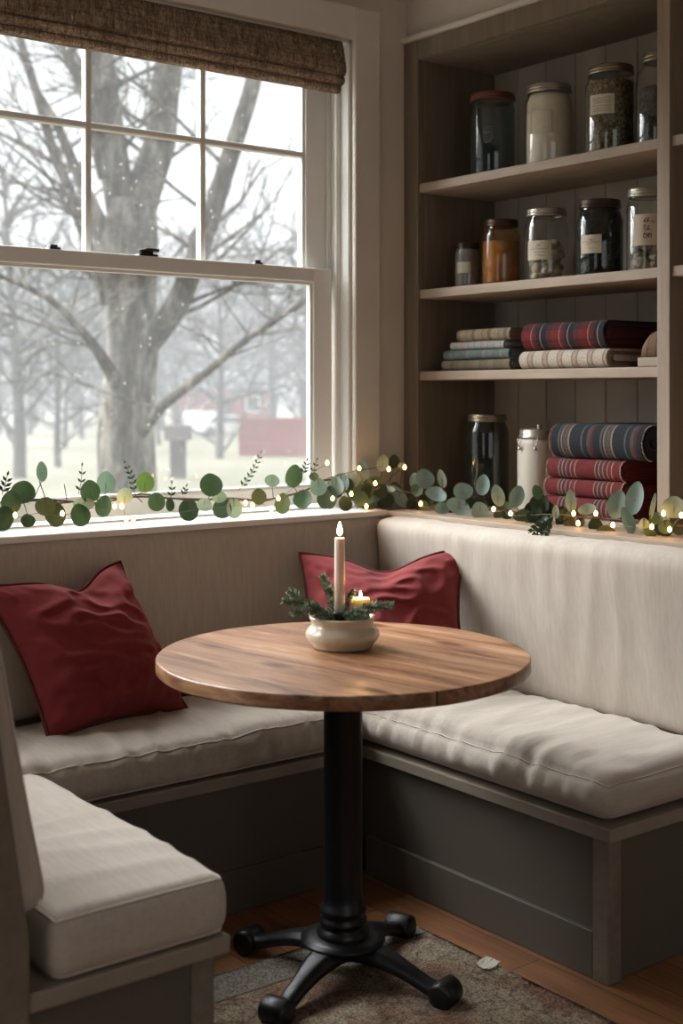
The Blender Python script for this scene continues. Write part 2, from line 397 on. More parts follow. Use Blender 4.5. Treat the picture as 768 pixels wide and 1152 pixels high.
def sash(y0, y1, z0, z1, gz0, gz1, top):
    bm = bm_new(); SX0, SX1 = (-1.690, -.262) if top else (-1.668, -.284)
    box(bm, (SX0, y0, z0), (gx0, y1, z1)); box(bm, (gx1, y0, z0), (SX1, y1, z1))
    box(bm, (gx0, y0, z0), (gx1, y1, gz0)); box(bm, (gx0, y0, gz1), (gx1, y1, z1))
    o = mkobj('sash', bm, MAT['sash'], win, bevel=.004)
    bm = bm_new(); ym = (y0 + y1) / 2
    # glazing bead stepped inside the opening
    t = .010
    box(bm, (gx0, y0 + .008, gz0), (gx0 + t, y1 - .004, gz1)); box(bm, (gx1 - t, y0 + .008, gz0), (gx1, y1 - .004, gz1))
    box(bm, (gx0 + t, y0 + .008, gz0), (gx1 - t, y1 - .004, gz0 + t)); box(bm, (gx0 + t, y0 + .008, gz1 - t), (gx1 - t, y1 - .004, gz1))
    mkobj('glazing_bead', bm, MAT['sash'], o, bevel=.002)
    mkobj('glass_pane', Box((gx0, ym - .002, gz0), (gx1, ym + .002, gz1)), MAT['pane'], o)
    if top:
        bm = bm_new()
        for i in (1, 2):
            xm = gx0 + (gx1 - gx0) * i / 3; box(bm, (xm - .010, y0 + .006, gz0), (xm + .010, y1 - .006, gz1))
        zm = gz0 + (gz1 - gz0) * .545; box(bm, (gx0, y0 + .007, zm - .010), (gx1, y1 - .007, zm + .010))
        mkobj('muntins', bm, MAT['sash'], o, bevel=.004)
    return o
lower = sash(.062, .097, 1.0, 1.805, 1.058, 1.757, False)
upper = sash(.107, .149, 1.765, 2.572, 1.80, 2.53, True)
for cx_, w_ in ((60, .018), (165, .033), (289, .016)):
    p = PY(cx_, 280, .08); bm = bm_new(); z = 1.805
    box(bm, (p.x - w_, .066, z), (p.x + w_, .094, z + .007)); box(bm, (p.x - w_ * .8, .070, z + .007), (p.x + w_ * .55, .090, z + (.020 if w_ > .03 else .014)))
    if w_ > .03: tube(bm, [(p.x - .028, .08, z + .014), (p.x + .004, .07, z + .022), (p.x + .034, .062, z + .018)], .006, 8)
    mkobj('sash_lock', bm, MAT['black_metal'], win, bevel=.002)

# roman shade of woven reed inside the top of the opening
mr = M('woven_reed_cloth', rough=.9)
wv = mr.noise(300, 3, .6, (1, 1, .15)); wh = mr.noise(150, 3, .6, (.08, .3, 1)); wc = mr.noise(75, 4, .7, (1, 1, .12))
mr.col(mr.mix(mr.ramp(wv, [(.3, (.15, .105, .078)), (.5, (.36, .275, .20)), (.72, (.60, .48, .37))]), mr.ramp(wh, [(.35, (.72, .72, .72)), (.62, (1.15, 1.12, 1.1))]), 1, 'MULTIPLY'), ); mr.col(mr.mix(mr.b.inputs['Base Color'].links[0].from_socket, mr.ramp(wc, [(.32, (.42, .40, .40)), (.6, (1.1, 1.1, 1.1))]), 1, 'MULTIPLY'))
mr.bump(mr.mix(wv, wc, .6), .9, .006)
shade = thing('roman_shade', 'brown woven reed roman shade gathered at the top of the window', 'window shade', (WX0 / 2 + WX1 / 2, .008, 2.395))
hx = (WX1 - WX0) / 2 - .042
def ribbon(prof, x0, x1, th, nx=70, wob=.0015):
    bm = bm_new(); rows = []
    for i in range(nx + 1):
        x = x0 + (x1 - x0) * i / nx; row = []
        for k, (y, z) in enumerate(prof):
            d = mn.noise(Vector((x * 7, k * .6, z * 9))) * wob * 3
            row.append(bm.verts.new((x, y + d, z + d * .5)))
        rows.append(row)
    for A, B in zip(rows, rows[1:]):
        for k in range(len(prof) - 1): bm.faces.new((A[k], B[k], B[k + 1], A[k + 1]))
    r = bmesh.ops.solidify(bm, geom=bm.faces[:], thickness=th)
    return bm
mkobj('shade_cloth', ribbon([(.02, .187), (-.010, .180), (-.020, .155), (-.028, .115), (-.034, .085), (-.034, .070), (-.026, .060), (-.010, .058)], -hx, hx, .004), mr.m, shade, smooth=True)
mkobj('lower_fold', ribbon([(.0, .066), (-.016, .062), (-.026, .052), (-.028, .040), (-.022, .031), (-.008, .028), (.004, .034)], -hx, hx, .004), mr.m, shade, smooth=True)
mkobj('lower_fold', ribbon([(.008, .032), (-.008, .031), (-.019, .024), (-.021, .012), (-.014, .002), (.002, .001), (.012, .012)], -hx + .004, hx - .012, .004), mr.m, shade, smooth=True)
mkobj('headrail', Box((-hx, -.002, .146), (hx, .03, .158)), MAT['trimpaint'], shade)
for xx in (.57, .665):
    bm = bm_new(); sph(bm, (hx * xx / .715, -.031, .135), .0045); tube(bm, [(hx * xx / .715, -.03, .135), (hx * xx / .715, -.012, .15)], .0015, 6)
    mkobj('shade_hook', bm, MAT['steel'], shade, smooth=True)

# ------------------------------------------------------------------ built-in bookcase
bc = thing('bookcase', 'tall built-in light oak bookcase with grey beadboard back in the right wall', 'bookcase', (0, -1.2, BZ0))
def bx(name, a, b, mat, parent=bc, bevel=.003):
    o = (0, -1.2, BZ0) if parent is bc else tuple(parent.location)
    return mkobj(name, Box([a[i] - o[i] for i in range(3)], [b[i] - o[i] for i in range(3)]), mat, parent, bevel=bevel)
DY = [(-.076, -1.114), (-1.160, -2.374)]
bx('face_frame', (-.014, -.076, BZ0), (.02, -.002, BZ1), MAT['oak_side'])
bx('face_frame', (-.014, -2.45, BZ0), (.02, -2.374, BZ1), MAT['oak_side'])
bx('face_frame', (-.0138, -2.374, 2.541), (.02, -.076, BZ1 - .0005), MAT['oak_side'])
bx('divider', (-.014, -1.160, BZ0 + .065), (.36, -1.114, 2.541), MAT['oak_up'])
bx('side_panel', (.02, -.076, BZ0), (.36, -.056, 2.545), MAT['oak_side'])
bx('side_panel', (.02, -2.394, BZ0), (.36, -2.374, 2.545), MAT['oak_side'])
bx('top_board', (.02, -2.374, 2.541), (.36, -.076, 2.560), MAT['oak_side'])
bx('bottom_board', (-.010, -2.374, .965), (.36, -.076, .995), MAT['oak'])
SH = [2.109, 1.739, 1.454]
for k, z in enumerate(SH):
    bx('shelf', (-.006, -1.114, z - .031), (.36, -.076, z), MAT['oak'])
    if k < 2: bx('shelf', (-.006, -2.374, z - .031), (.36, -1.16, z), MAT['oak'])
bm = bm_new(); y = -.06; k = 0
while y > -2.40:
    box(bm, (.362, y + 1.2 - .1335, .02), (.378, y + 1.2 - .0015, 1.62)); y -= .135
box(bm, (.374, -1.2, .02), (.384, 1.14, 1.62))
mkobj('back_panel', bm, MAT['bead'], bc, bevel=.0012)

# ------------------------------------------------------------------ upholstery generator
def padmap(L, W, T, r, puff, side, wr):
    hl, hw, ht = L / 2, W / 2, T / 2
    def f(p, wrk=True):
        x, y, z = p
        q = Vector((max(-hl + r, min(hl - r, x)), max(-hw + r, min(hw - r, y)), max(-ht + r, min(ht - r, z))))
        d = Vector(p) - q
        n = d.normalized() if d.length > 1e-9 else Vector((0, 0, 1 if z > 0 else -1))
        o = q + n * r if d.length > 1e-9 else Vector(p)
        u, v = abs(x) / hl, abs(y) / hw
        pz = puff * (1 - min(1, u) ** 6) * (1 - min(1, v) ** 4)
        if abs(z) > ht - 1e-6: o.z += pz * (1 if z > 0 else .15)
        zz = 1 - (min(1, abs(z) / ht)) ** 2
        if abs(x) > hl - 1e-6: o.x += side * zz * (1 if x > 0 else -1)
        if abs(y) > hw - 1e-6: o.y += side * zz * (1 if y > 0 else -1)
        if wrk and wr: o += n * wr(o, n)
        return o
    return f
def pad(name, L, W, T, mtx, mat, parent, r=.03, puff=.02, side=.006, wr=None, step=.014, pipe=True, pipe_mat=None, pr=.0033):
    bm = bm_new(); hl, hw, ht = L / 2, W / 2, T / 2
    f = padmap(L, W, T, r, puff, side, wr)
    nx, ny, nz = max(4, int(L / step)), max(4, int(W / step)), max(4, int(T / step))
    X = [-hl + L * i / nx for i in range(nx + 1)]; Y = [-hw + W * i / ny for i in range(ny + 1)]; Z_ = [-ht + T * i / nz for i in range(nz + 1)]
    cache = {}
    def V(x, y, z):
        k = (round(x, 5), round(y, 5), round(z, 5))
        if k not in cache: cache[k] = bm.verts.new(f((x, y, z)))
        return cache[k]
    for i in range(nx):
        for j in range(ny):
            for z in (ht, -ht):
                q = [V(X[i], Y[j], z), V(X[i + 1], Y[j], z), V(X[i + 1], Y[j + 1], z), V(X[i], Y[j + 1], z)]
                bm.faces.new(q if z > 0 else q[::-1])
    for k in range(nz):
        for i in range(nx):
            for y in (hw, -hw):
                q = [V(X[i], y, Z_[k]), V(X[i + 1], y, Z_[k]), V(X[i + 1], y, Z_[k + 1]), V(X[i], y, Z_[k + 1])]
                bm.faces.new(q[::-1] if y > 0 else q)
        for j in range(ny):
            for x in (hl, -hl):
                q = [V(x, Y[j], Z_[k]), V(x, Y[j + 1], Z_[k]), V(x, Y[j + 1], Z_[k + 1]), V(x, Y[j], Z_[k + 1])]
                bm.faces.new(q if x > 0 else q[::-1])
    bm.transform(mtx)
    o = mkobj(name, bm, mat, parent, smooth=True)
    if pipe:
        for sz in ((1, -1) if pipe is True else (1,)):
            path = []
            rr = 1.0
            n = 60
            for i in range(n): path.append((hl, -hw + W * i / n))
            for i in range(n): path.append((hl - L * i / n, hw))
            for i in range(n): path.append((-hl, hw - W * i / n))
            for i in range(n): path.append((-hl + L * i / n, -hw))
            pts = [mtx @ f((x, y, sz * ht)) for x, y in path]
            # drop duplicates near rounded corners
            out_ = [pts[0]]
            for p in pts[1:]:
                if (p - out_[-1]).length > .004: out_.append(p)
            bm2 = bm_new(); tube(bm2, out_, pr, 6, closed=True)
            mkobj('piping', bm2, pipe_mat or MAT['piping'], o if parent else o, smooth=True)
    return o
def T_(x, y, z): return Matrix.Translation((x, y, z))
def Rm(a, ax): return Matrix.Rotation(a, 4, ax)
def nz(p, s): return mn.noise(Vector((p.x * s[0], p.y * s[1], p.z * s[2])))
def ridg(v): return max(0, .30 - abs(v)) / .30

# ------------------------------------------------------------------ benches
LT, LB = .368, .335   # ledge top / bottom
def bench_box(o, name, a, b, mat, bevel=.003):
    loc = o.location
    return mkobj(name, Box([a[i] - loc[i] for i in range(3)], [b[i] - loc[i] for i in range(3)]), mat, o, bevel=bevel)
def wr_back(seed):
    def w(p, n):
        a = mn.noise(Vector((p.x * 2.2 + seed, p.y * 2.2, 3.1))) * .006
        q = mn.noise(Vector((p.x * 7 + p.y * 4 + seed, p.y * 3, 1.7)))
        return a + ridg(q) * .0035 - .002
    return w
def linked(o, root):     # pads made in world space -> child of a located root
    for ob in [o]:
        ob.data.transform(Matrix.Translation(-Vector(root.location)))
        for c in ob.children: c.data.transform(Matrix.Translation(-Vector(root.location)))
    return o

# right bench (along the bookcase wall)
rb = thing('built_in_bench', 'upholstered corner bench along the bookcase wall with open end at the right', 'bench', (-.34, -.80, 0))
bench_box(rb, 'base', (-.655, -1.49, 0), (-.002, -.002, LB), MAT['bench'])
bench_box(rb, 'baseboard', (-.671, -1.452, 0), (-.655, -.60, .113), MAT['bench'])
bench_box(rb, 'corner_post', (-.672, -1.500, 0), (-.625, -1.452, LB), MAT['benchedge'])
bench_box(rb, 'ledge', (-.680, -1.512, LB), (-.003, -.003, LT), MAT['ledge'], .004)
lean = atan2(.06, .50)
zc = .735; xc = -.205
mx = T_(xc - .02 + .03, -.86, .725) @ Rm(-lean, 'Y') @ Rm(-pi / 2, 'Y')   # pad local z -> world -x
def mapwr(seed):
    def w(p, n): return mn.noise(Vector((p.x * 3 + seed, p.y * 3, 1))) * .004 + ridg(mn.noise(Vector((p.x * 2 + seed, p.y * 9, 4)))) * .0025
    return w
# local x -> world z (height), local y -> world y, local z -> world -x
o = pad('backrest', .485, 1.40, .125, mx, MAT['linen_z'], rb, r=.03, puff=.008, side=.002, wr=mapwr(2), pipe=False, step=.016)
linked(o, rb)
bench_box(rb, 'cap_board', (-.213, -2.3, .968), (-.016, -.15, .985), MAT['oak'], .003)
bench_box(rb, 'back_frame', (-.09, -1.56, LT), (-.004, -.15, .967), MAT['bench'])

# window bench
wb = thing('built_in_bench', 'long upholstered bench running under the window sill', 'bench', (-1.4, -.3, 0))
bench_box(wb, 'base', (-2.26, -.595, 0), (-.70, -.003, LB), MAT['bench'])
bench_box(wb, 'baseboard', (-1.70, -.607, 0), (-.70, -.595, .113), MAT['bench'])
bench_box(wb, 'ledge', (-2.26, -.615, LB), (-.70, -.003, LT), MAT['ledge'], .004)
mx = T_(-1.235, -.105, .725) @ Rm(lean * .6, 'X').inverted() @ Rm(pi / 2, 'X')   # local z -> world -y ; local y -> world z
mx = T_(-1.235, -.105, .725) @ Rm(-lean * .6, 'X') @ Rm(pi / 2, 'X')
o = pad('backrest', 2.03, .485, .125, mx, MAT['linen_z'], wb, r=.03, puff=.008, side=.002, pipe=False, step=.016,
        wr=lambda p, n: mn.noise(Vector((p.x * 2.5, p.y * 3, 9))) * .005 + ridg(mn.noise(Vector((p.x * 6, p.y * 2.2, 4)))) * .004 * max(0, p.y * 4))
linked(o, wb)

# left bench
lb = thing('built_in_bench', 'near left upholstered bench with a padded backrest seen end-on', 'bench', (-1.9, -1.04, 0))
bench_box(lb, 'base', (-2.09, -1.447, 0), (-1.722, -.625, LB), MAT['bench'])
bench_box(lb, 'corner_post', (-1.765, -1.452, 0), (-1.716, -1.405, LB), MAT['benchedge'])
bench_box(lb, 'ledge', (-2.09, -1.467, LB), (-1.690, -.617, LT), MAT['ledge'], .004)
bm = bm_new(); lx, ly = -1.9, -1.04
prism(bm, [(-2.091 - lx, 0), (-2.091 - lx, .46), (-2.150 - lx, .86), (-2.165 - lx, .93), (-2.26 - lx, .93), (-2.26 - lx, 0)], 'y', -1.472 - ly, -.160 - ly)
mkobj('end_panel', bm, MAT['benchedge'], lb, bevel=.005)
th = atan2(.10, .50)
mx = T_(-2.128, -.805, .735) @ Rm(-th, 'Y') @ Rm(pi / 2, 'Y')   # local z -> world +x, local x -> -z
o = pad('backrest', .49, 1.30, .085, mx, MAT['linen_z'], lb, r=.040, puff=.006, side=.002, wr=mapwr(12), pipe=True, step=.014)
linked(o, lb)

# seat cushions
def wr_seat(seed, dir_=0, front=None, amp=1.0):
    def w(p, n):
        if n.z < -.3: return 0
        u, v = (p.x, p.y) if dir_ == 0 else (p.y, p.x)
        a = mn.noise(Vector((u * 3.2 + seed, v * 3.2, 2))) * .006
        b = ridg(mn.noise(Vector((u * 9 + seed, v * 2.2 + u * 1.5, 5)))) * .005
        c = 0
        if front is not None:
            k = max(0, min(1, (front(p) + .02) / .16)); c = (mn.noise(Vector((u * 24 + seed, v * 4, 6 + u * 2))) * .012 + ridg(mn.noise(Vector((u * 13 + seed, v * 3, p.z * 6)))) * .007) * (1 - k) * (1 if n.z > -.2 else .3)
        return (a + b * 1.5 * max(0, n.z) + c * 1.3) * amp
    return w
# right: box x -.675..-.215 , y -1.505..-.25  (front at -x)
def seat(name, x0, x1, y0, y1, z0, z1, mat, label, wr, **kw):
    c = ((x0 + x1) / 2, (y0 + y1) / 2, (z0 + z1) / 2)
    o = pad(name, x1 - x0, y1 - y0, z1 - z0, Matrix.Identity(4), mat, None, wr=wr, **kw)
    o.location = c; tag(o, label, 'cushion', 'linen bench seat cushions'); return o
seat('seat_cushion', -.672, -.206, -1.500, -.185, LT + .001, .472, MAT['linen_x'], 'long linen seat cushion on the right-hand bench below the bookcase',
     wr_seat(3, 1, lambda p: p.x + .223), r=.046, puff=.032, side=.012, pr=.0020)
seat('seat_cushion', -2.06, -.690, -.608, -.165, LT + .001, .472, MAT['linen_y'], 'linen seat cushion on the window bench with the large red pillow on it',
     wr_seat(8, 0, lambda p: p.y + .212), r=.03, puff=.022, side=.006)
seat('seat_cushion', -2.045, -1.692, -1.462, -.628, LT + .001, .480, MAT['linen_y'], 'pale linen seat cushion on the near left bench, closest to the camera',
     wr_seat(21, 1, None, .6), r=.026, puff=.018, side=.006)

# ------------------------------------------------------------------ pillows
def pillow(name, c00, c10, c01, c11, nrm, th_f, th_b, label, dip, dipw, seed, dipu=.5, n=46):
    C = [Vector(c) for c in (c00, c10, c01, c11)]; nrm = Vector(nrm).normalized()
    base = sum(C, Vector()) / 4; up = ((C[2] + C[3]) - (C[0] + C[1])).normalized()
    def P(u, v):
        # pinch edges inwards
        pu = u + (u - .5) * -.10 * (sin(pi * v) ** 1.0) ; pv = v + (v - .5) * -.09 * sin(pi * u)
        p = C[0] * (1 - pu) * (1 - pv) + C[1] * pu * (1 - pv) + C[2] * (1 - pu) * pv + C[3] * pu * pv
        dd = dip * math.exp(-((u - dipu) / dipw) ** 2) * max(0, (v - .55) / .45) ** 1.5
        return p - up * dd
    bm = bm_new(); grid = {}
    for s in (1, -1):
        for i in range(n + 1):
            for j in range(n + 1):
                u, v = i / n, j / n
                if s == -1 and (i in (0, n) or j in (0, n)): grid[s, i, j] = grid[1, i, j]; continue
                t = (sin(pi * u) * sin(pi * v)) ** .5 if 0 < u < 1 and 0 < v < 1 else 0
                t *= (.8 + .2 * sin(pi * u) * sin(pi * v))
                edge = min(u, 1 - u, v, 1 - v)
                ang = u * 5; w = 0
                if 0 < t:
                    w = mn.noise(Vector((u * 3 + seed, v * 3, 0))) * .016 * min(1, edge * 8)
                    w += ridg(mn.noise(Vector((u * 5 + v * 3 + seed, v * 7 - u * 2, 3)))) * .016 * min(1, edge * 10)
                    w += mn.noise(Vector((u * 16 + seed, v * 16, 7))) * .008 * max(0, 1 - edge * 5) * min(1, edge * 25)
                    # crease running down from the dip
                    w -= dip * .5 * math.exp(-((u - dipu) / (dipw * .45)) ** 2) * max(0, (v - .62) / .38) * min(1, edge * 12)
                grid[s, i, j] = bm.verts.new(P(u, v) + nrm * s * (t * (th_f if s == 1 else th_b)) + nrm * w * (1 if s == 1 else -.3))
    for s in (1, -1):
        for i in range(n):
            for j in range(n):
                q = [grid[s, i, j], grid[s, i + 1, j], grid[s, i + 1, j + 1], grid[s, i, j + 1]]
                bm.faces.new(q if s == 1 else q[::-1])
    loop = [(i / n, 0) for i in range(n)] + [(1, j / n) for j in range(n)] + [(1 - i / n, 1) for i in range(n)] + [(0, 1 - j / n) for j in range(n)]
    pts = [P(u, v) for u, v in loop]
    bm.normal_update()
    root = Vector((base.x, base.y, min(c.z for c in C)))
    o = mkobj(name, bm, MAT['red'], None, smooth=True, offset=root)
    bm2 = bm_new(); tube(bm2, [p - root for p in pts], .0048, 8, closed=True); mkobj('piping', bm2, MAT['red_pipe'], o, smooth=True)
    ss = o.modifiers.new('smooth', 'SUBSURF'); ss.levels = ss.render_levels = 1
    tag(o, label, 'pillow', 'red throw pillows'); return o
pillow('throw_pillow', (-1.560, -.415, .49), (-1.115, -.36, .49), (-1.665, -.225, .87), (-1.255, -.225, .905), (.28, -.80, .36), .125, .05,
       'large dark red throw pillow slumped against the window bench backrest at left', .045, .16, 4, .62)
pillow('throw_pillow', (-.76, -.42, .50), (-.395, -.745, .50), (-.615, -.20, .878), (-.235, -.545, .896), (-.62, -.70, .33), .115, .045,
       'red piped throw pillow tucked into the bench corner behind the table', .055, .20, 9, .52)

# ------------------------------------------------------------------ table
TX, TY, TH = -1.129, -1.086, .765
tbl = thing('pedestal_table', 'round wooden-topped table on a black iron pedestal base', 'table', (TX, TY, 0))
mt = M('rustic_plank_wood', rough=.36)
mt._tc = None
PR = radians(8.8)
base = mt.ramp(mt.noise(3.2, 8, .68, (7, .7, 7), .6), [(.33, (.085, .034, .015)), (.44, (.25, .112, .053)), (.55, (.37, .19, .097)), (.70, (.56, .35, .22))])
knots = mt.n('ShaderNodeTexVoronoi'); mt.l(mt.co((1.7, .75, 1)), knots.inputs[0]); knots.inputs['Scale'].default_value = 5.2
kn = mt.ramp(knots.outputs['Distance'], [(.0, (.10, .06, .04)), (.12, (.42, .31, .24)), (.26, (1, 1, 1))])
sp = mt.n('ShaderNodeSeparateXYZ'); mt.l(mt.co(), sp.inputs[0])
# plank tone per board
pl = mt.math('FLOOR', mt.math('DIVIDE', mt.math('ADD', sp.outputs[0], 1.129 - 1.0), .19))
wn = mt.n('ShaderNodeTexWhiteNoise'); wn.noise_dimensions = '1D'; mt.l(pl, wn.inputs['W'])
tone = mt.ramp(wn.outputs['Value'], [(0, (.82, .82, .82)), (1, (1.12, 1.1, 1.08))])
c = mt.mix(mt.mix(base, kn, 1.0, 'MULTIPLY'), tone, 1.0, 'MULTIPLY')
seam = mt.math('LESS_THAN', mt.math('ABSOLUTE', mt.math('ADD', sp.outputs[0], .153)), .0021)
mt.col(mt.mix(c, (.012, .006, .004, 1), seam)); mt.bump(mt.noise(14, 6, .6, (7, .7, 7)), .12, .004)
bm = bm_new(); Rt = .437
prof = [(0, -.033), (Rt - .005, -.033), (Rt - .001, -.030), (Rt, -.027), (Rt, -.0035), (Rt - .001, -.001), (Rt - .0035, 0), (Rt - .02, .0), (0, 0)]
lathe(bm, prof, 128, fn=lambda a, z: 1 + .0025 * sin(5 * a) + .0015 * sin(13 * a + 1))
top = mkobj('tabletop', bm, mt.m, tbl, smooth=False); top.location = (0, 0, TH); top.rotation_euler = (0, 0, PR)
for pgn in top.data.polygons: pgn.use_smooth = abs(pgn.normal.z) < .9
bm = bm_new()
lathe(bm, [(.0, .095), (.060, .095), (.062, .115), (.052, .122), (.050, .130), (.056, .136), (.056, .143), (.050, .148), (.050, .156), (.055, .162), (.055, .169), (.048, .176), (.0455, .20), (.0455, .641), (.049, .645), (.0515, .652), (.049, .659), (.0455, .663), (.0455, .727), (0, .727)], 48)
mkobj('column', bm, MAT['black_iron'], tbl, smooth=True)
bm = bm_new()
for k in range(4):
    a = radians(20 + 90 * k); d = Vector((cos(a), sin(a), 0)); s = Vector((-d.y, d.x, 0))
    A = [bm.verts.new(d * r_ + s * w_ + Vector((0, 0, z_))) for z_ in (.720, .7315) for r_, w_ in ((.0, -.02), (.22, -.014), (.22, .014), (.0, .02))]
    for f in ((0, 3, 2, 1), (4, 5, 6, 7), (0, 1, 5, 4), (1, 2, 6, 5), (2, 3, 7, 6), (3, 0, 4, 7)): bm.faces.new([A[i] for i in f])
mkobj('top_bracket', bm, MAT['black_iron'], tbl, bevel=.003)
bm = bm_new(); lathe(bm, [(0, .055), (.05, .058), (.082, .080), (.100, .092), (.100, .098), (.075, .105), (0, .107)], 40)
mkobj('base_hub', bm, MAT['black_iron'], tbl, smooth=True)
for k in range(4):
    a = radians(-70 + 90 * k); d = Vector((cos(a), sin(a), 0)); s = Vector((-d.y, d.x, 0)); bm = bm_new()
    st = [(.03, .078, .042, .022), (.08, .078, .038, .019), (.13, .070, .031, .017), (.18, .054, .023, .016), (.225, .038, .022, .015), (.26, .030, .023, .016)]
    sm = catmull([Vector(q[:3]) for q in st], 4); hh = catmull([Vector((q[3], 0, 0)) for q in st], 4)
    rings = []
    for q, h in zip(sm, hh):
        ring = []
        for (cw, ch) in ((-1, -.75), (-1.05, .2), (-.62, 1), (.62, 1), (1.05, .2), (1, -.75), (.5, -1), (-.5, -1)):
            ring.append(bm.verts.new(d * q[0] + s * (q[2] * cw) + Vector((0, 0, max(.001, q[1] + h[0] * ch)))))
        rings.append(ring)
    for A, B in zip(rings, rings[1:]):
        for i in range(8): bm.faces.new((A[i], A[(i + 1) % 8], B[(i + 1) % 8], B[i]))
    bm.faces.new(rings[0][::-1]); bm.faces.new(rings[-1])
    # rolled toe across the end
    c0 = d * .272 + Vector((0, 0, .031))
    tube(bm, [c0 - s * .036, c0 - s * .033, c0 - s * .028, c0 + s * .028, c0 + s * .033, c0 + s * .036], [.018, .027, .030, .030, .027, .018], 20)
    bmesh.ops.recalc_face_normals(bm, faces=bm.faces)
    o = mkobj('foot', bm, MAT['black_iron'], tbl, bevel=.004); o.data.shade_smooth()
    o.modifiers['bevel'].harden_normals = False

# ------------------------------------------------------------------ centrepiece
bpos = PZ(385, 700, 3.155); bpos.z = TH + .001
bowl = thing('ceramic_bowl', 'low cream glazed bowl in the middle of the round table', 'bowl', bpos)
bm = bm_new()
lathe(bm, [(0, .0), (.070, .0), (.073, .004), (.075, .009), (.084, .018), (.0895, .029), (.0885, .038), (.080, .048), (.0745, .055), (.0745, .061), (.079, .068), (.0805, .072), (.079, .075), (.075, .074), (.071, .066), (.070, .05), (0, .045)], 64)
mkobj('bowl_body', bm, MAT['ceramic'], bowl, smooth=True)
bm = bm_new(); lathe(bm, [(0, .061), (.03, .064), (.055, .061), (.0695, .056), (.0695, .05)], 40, fn=lambda a, z: 1 - .03 * abs(sin(9 * a)))
mkobj('moss_filling', bm, MAT['foam'], bowl, smooth=True)
def at_bowl(px, Z, z): p = PZ(px, 700, Z); return Vector((p.x, p.y, bpos.z + z))
def flame(parent, z, h):
    bm = bm_new(); lathe(bm, [(0, 0), (h * .12, h * .08), (h * .19, h * .25), (h * .185, h * .4), (h * .12, h * .66), (h * .05, h * .88), (0, h)], 16)
    o = mkobj('flame', bm, MAT['flame'], parent, smooth=True); o.location = (0, 0, z)
    l = bpy.data.lights.new('flame_light', 'POINT'); l.energy = .9 * (h / .036) ** .5; l.color = (1, .55, .22); l.shadow_soft_size = .008
    lo = bpy.data.objects.new('flame_light', l); COL.objects.link(lo); lo.parent = parent; lo.location = (0, 0, z + h * .4)
cp = at_bowl(382, 3.145, .065)
hold = bm_new(); lathe(hold, [(0, 0), (.012, .0), (.0145, .004), (.0165, .012), (.0165, .020), (.0145, .021), (.0140, .008), (0, .008)], 24)
ho = mkobj('candle_cup', hold, MAT['black_metal'], None, smooth=True); ho.location = cp
tag(ho, 'small black metal cup holding the tall candle in the bowl', 'candle holder')
cn = thing('taper_candle', 'tall lit blush taper candle rising from the cream bowl', 'candle', cp + Vector((0, 0, .009)))
ch = 1.030 - (cp.z + .009)
bm = bm_new(); lathe(bm, [(0, 0), (.0128, 0), (.0128, ch * .5), (.0122, ch - .003), (.0112, ch), (.008, ch - .001), (.004, ch - .003), (0, ch - .003)], 28)
mkobj('wax', bm, MAT['wax'], cn, smooth=True)
bm = bm_new(); tube(bm, [(0, 0, ch - .004), (0, 0, ch + .004), (.0015, 0, ch + .008)], .0011, 6); mkobj('wick', bm, MAT['ink'], cn)
flame(cn, ch + .004, .036)
vp = at_bowl(405.5, 3.165, .062)
vn = thing('votive_candle', 'short glowing pillar candle beside the taper in the bowl', 'candle', vp)
vh = .882 - vp.z
bm = bm_new(); lathe(bm, [(0, 0), (.0225, 0), (.0225, vh - .004), (.021, vh), (.017, vh - .002), (.012, vh - .007), (0, vh - .008)], 32)
mkobj('wax', bm, MAT['wax2'], vn, smooth=True)
bm = bm_new(); tube(bm, [(0, 0, vh - .008), (0, 0, vh + .002)], .0011, 6); mkobj('wick', bm, MAT['ink'], vn)
flame(vn, vh - .001, .020)
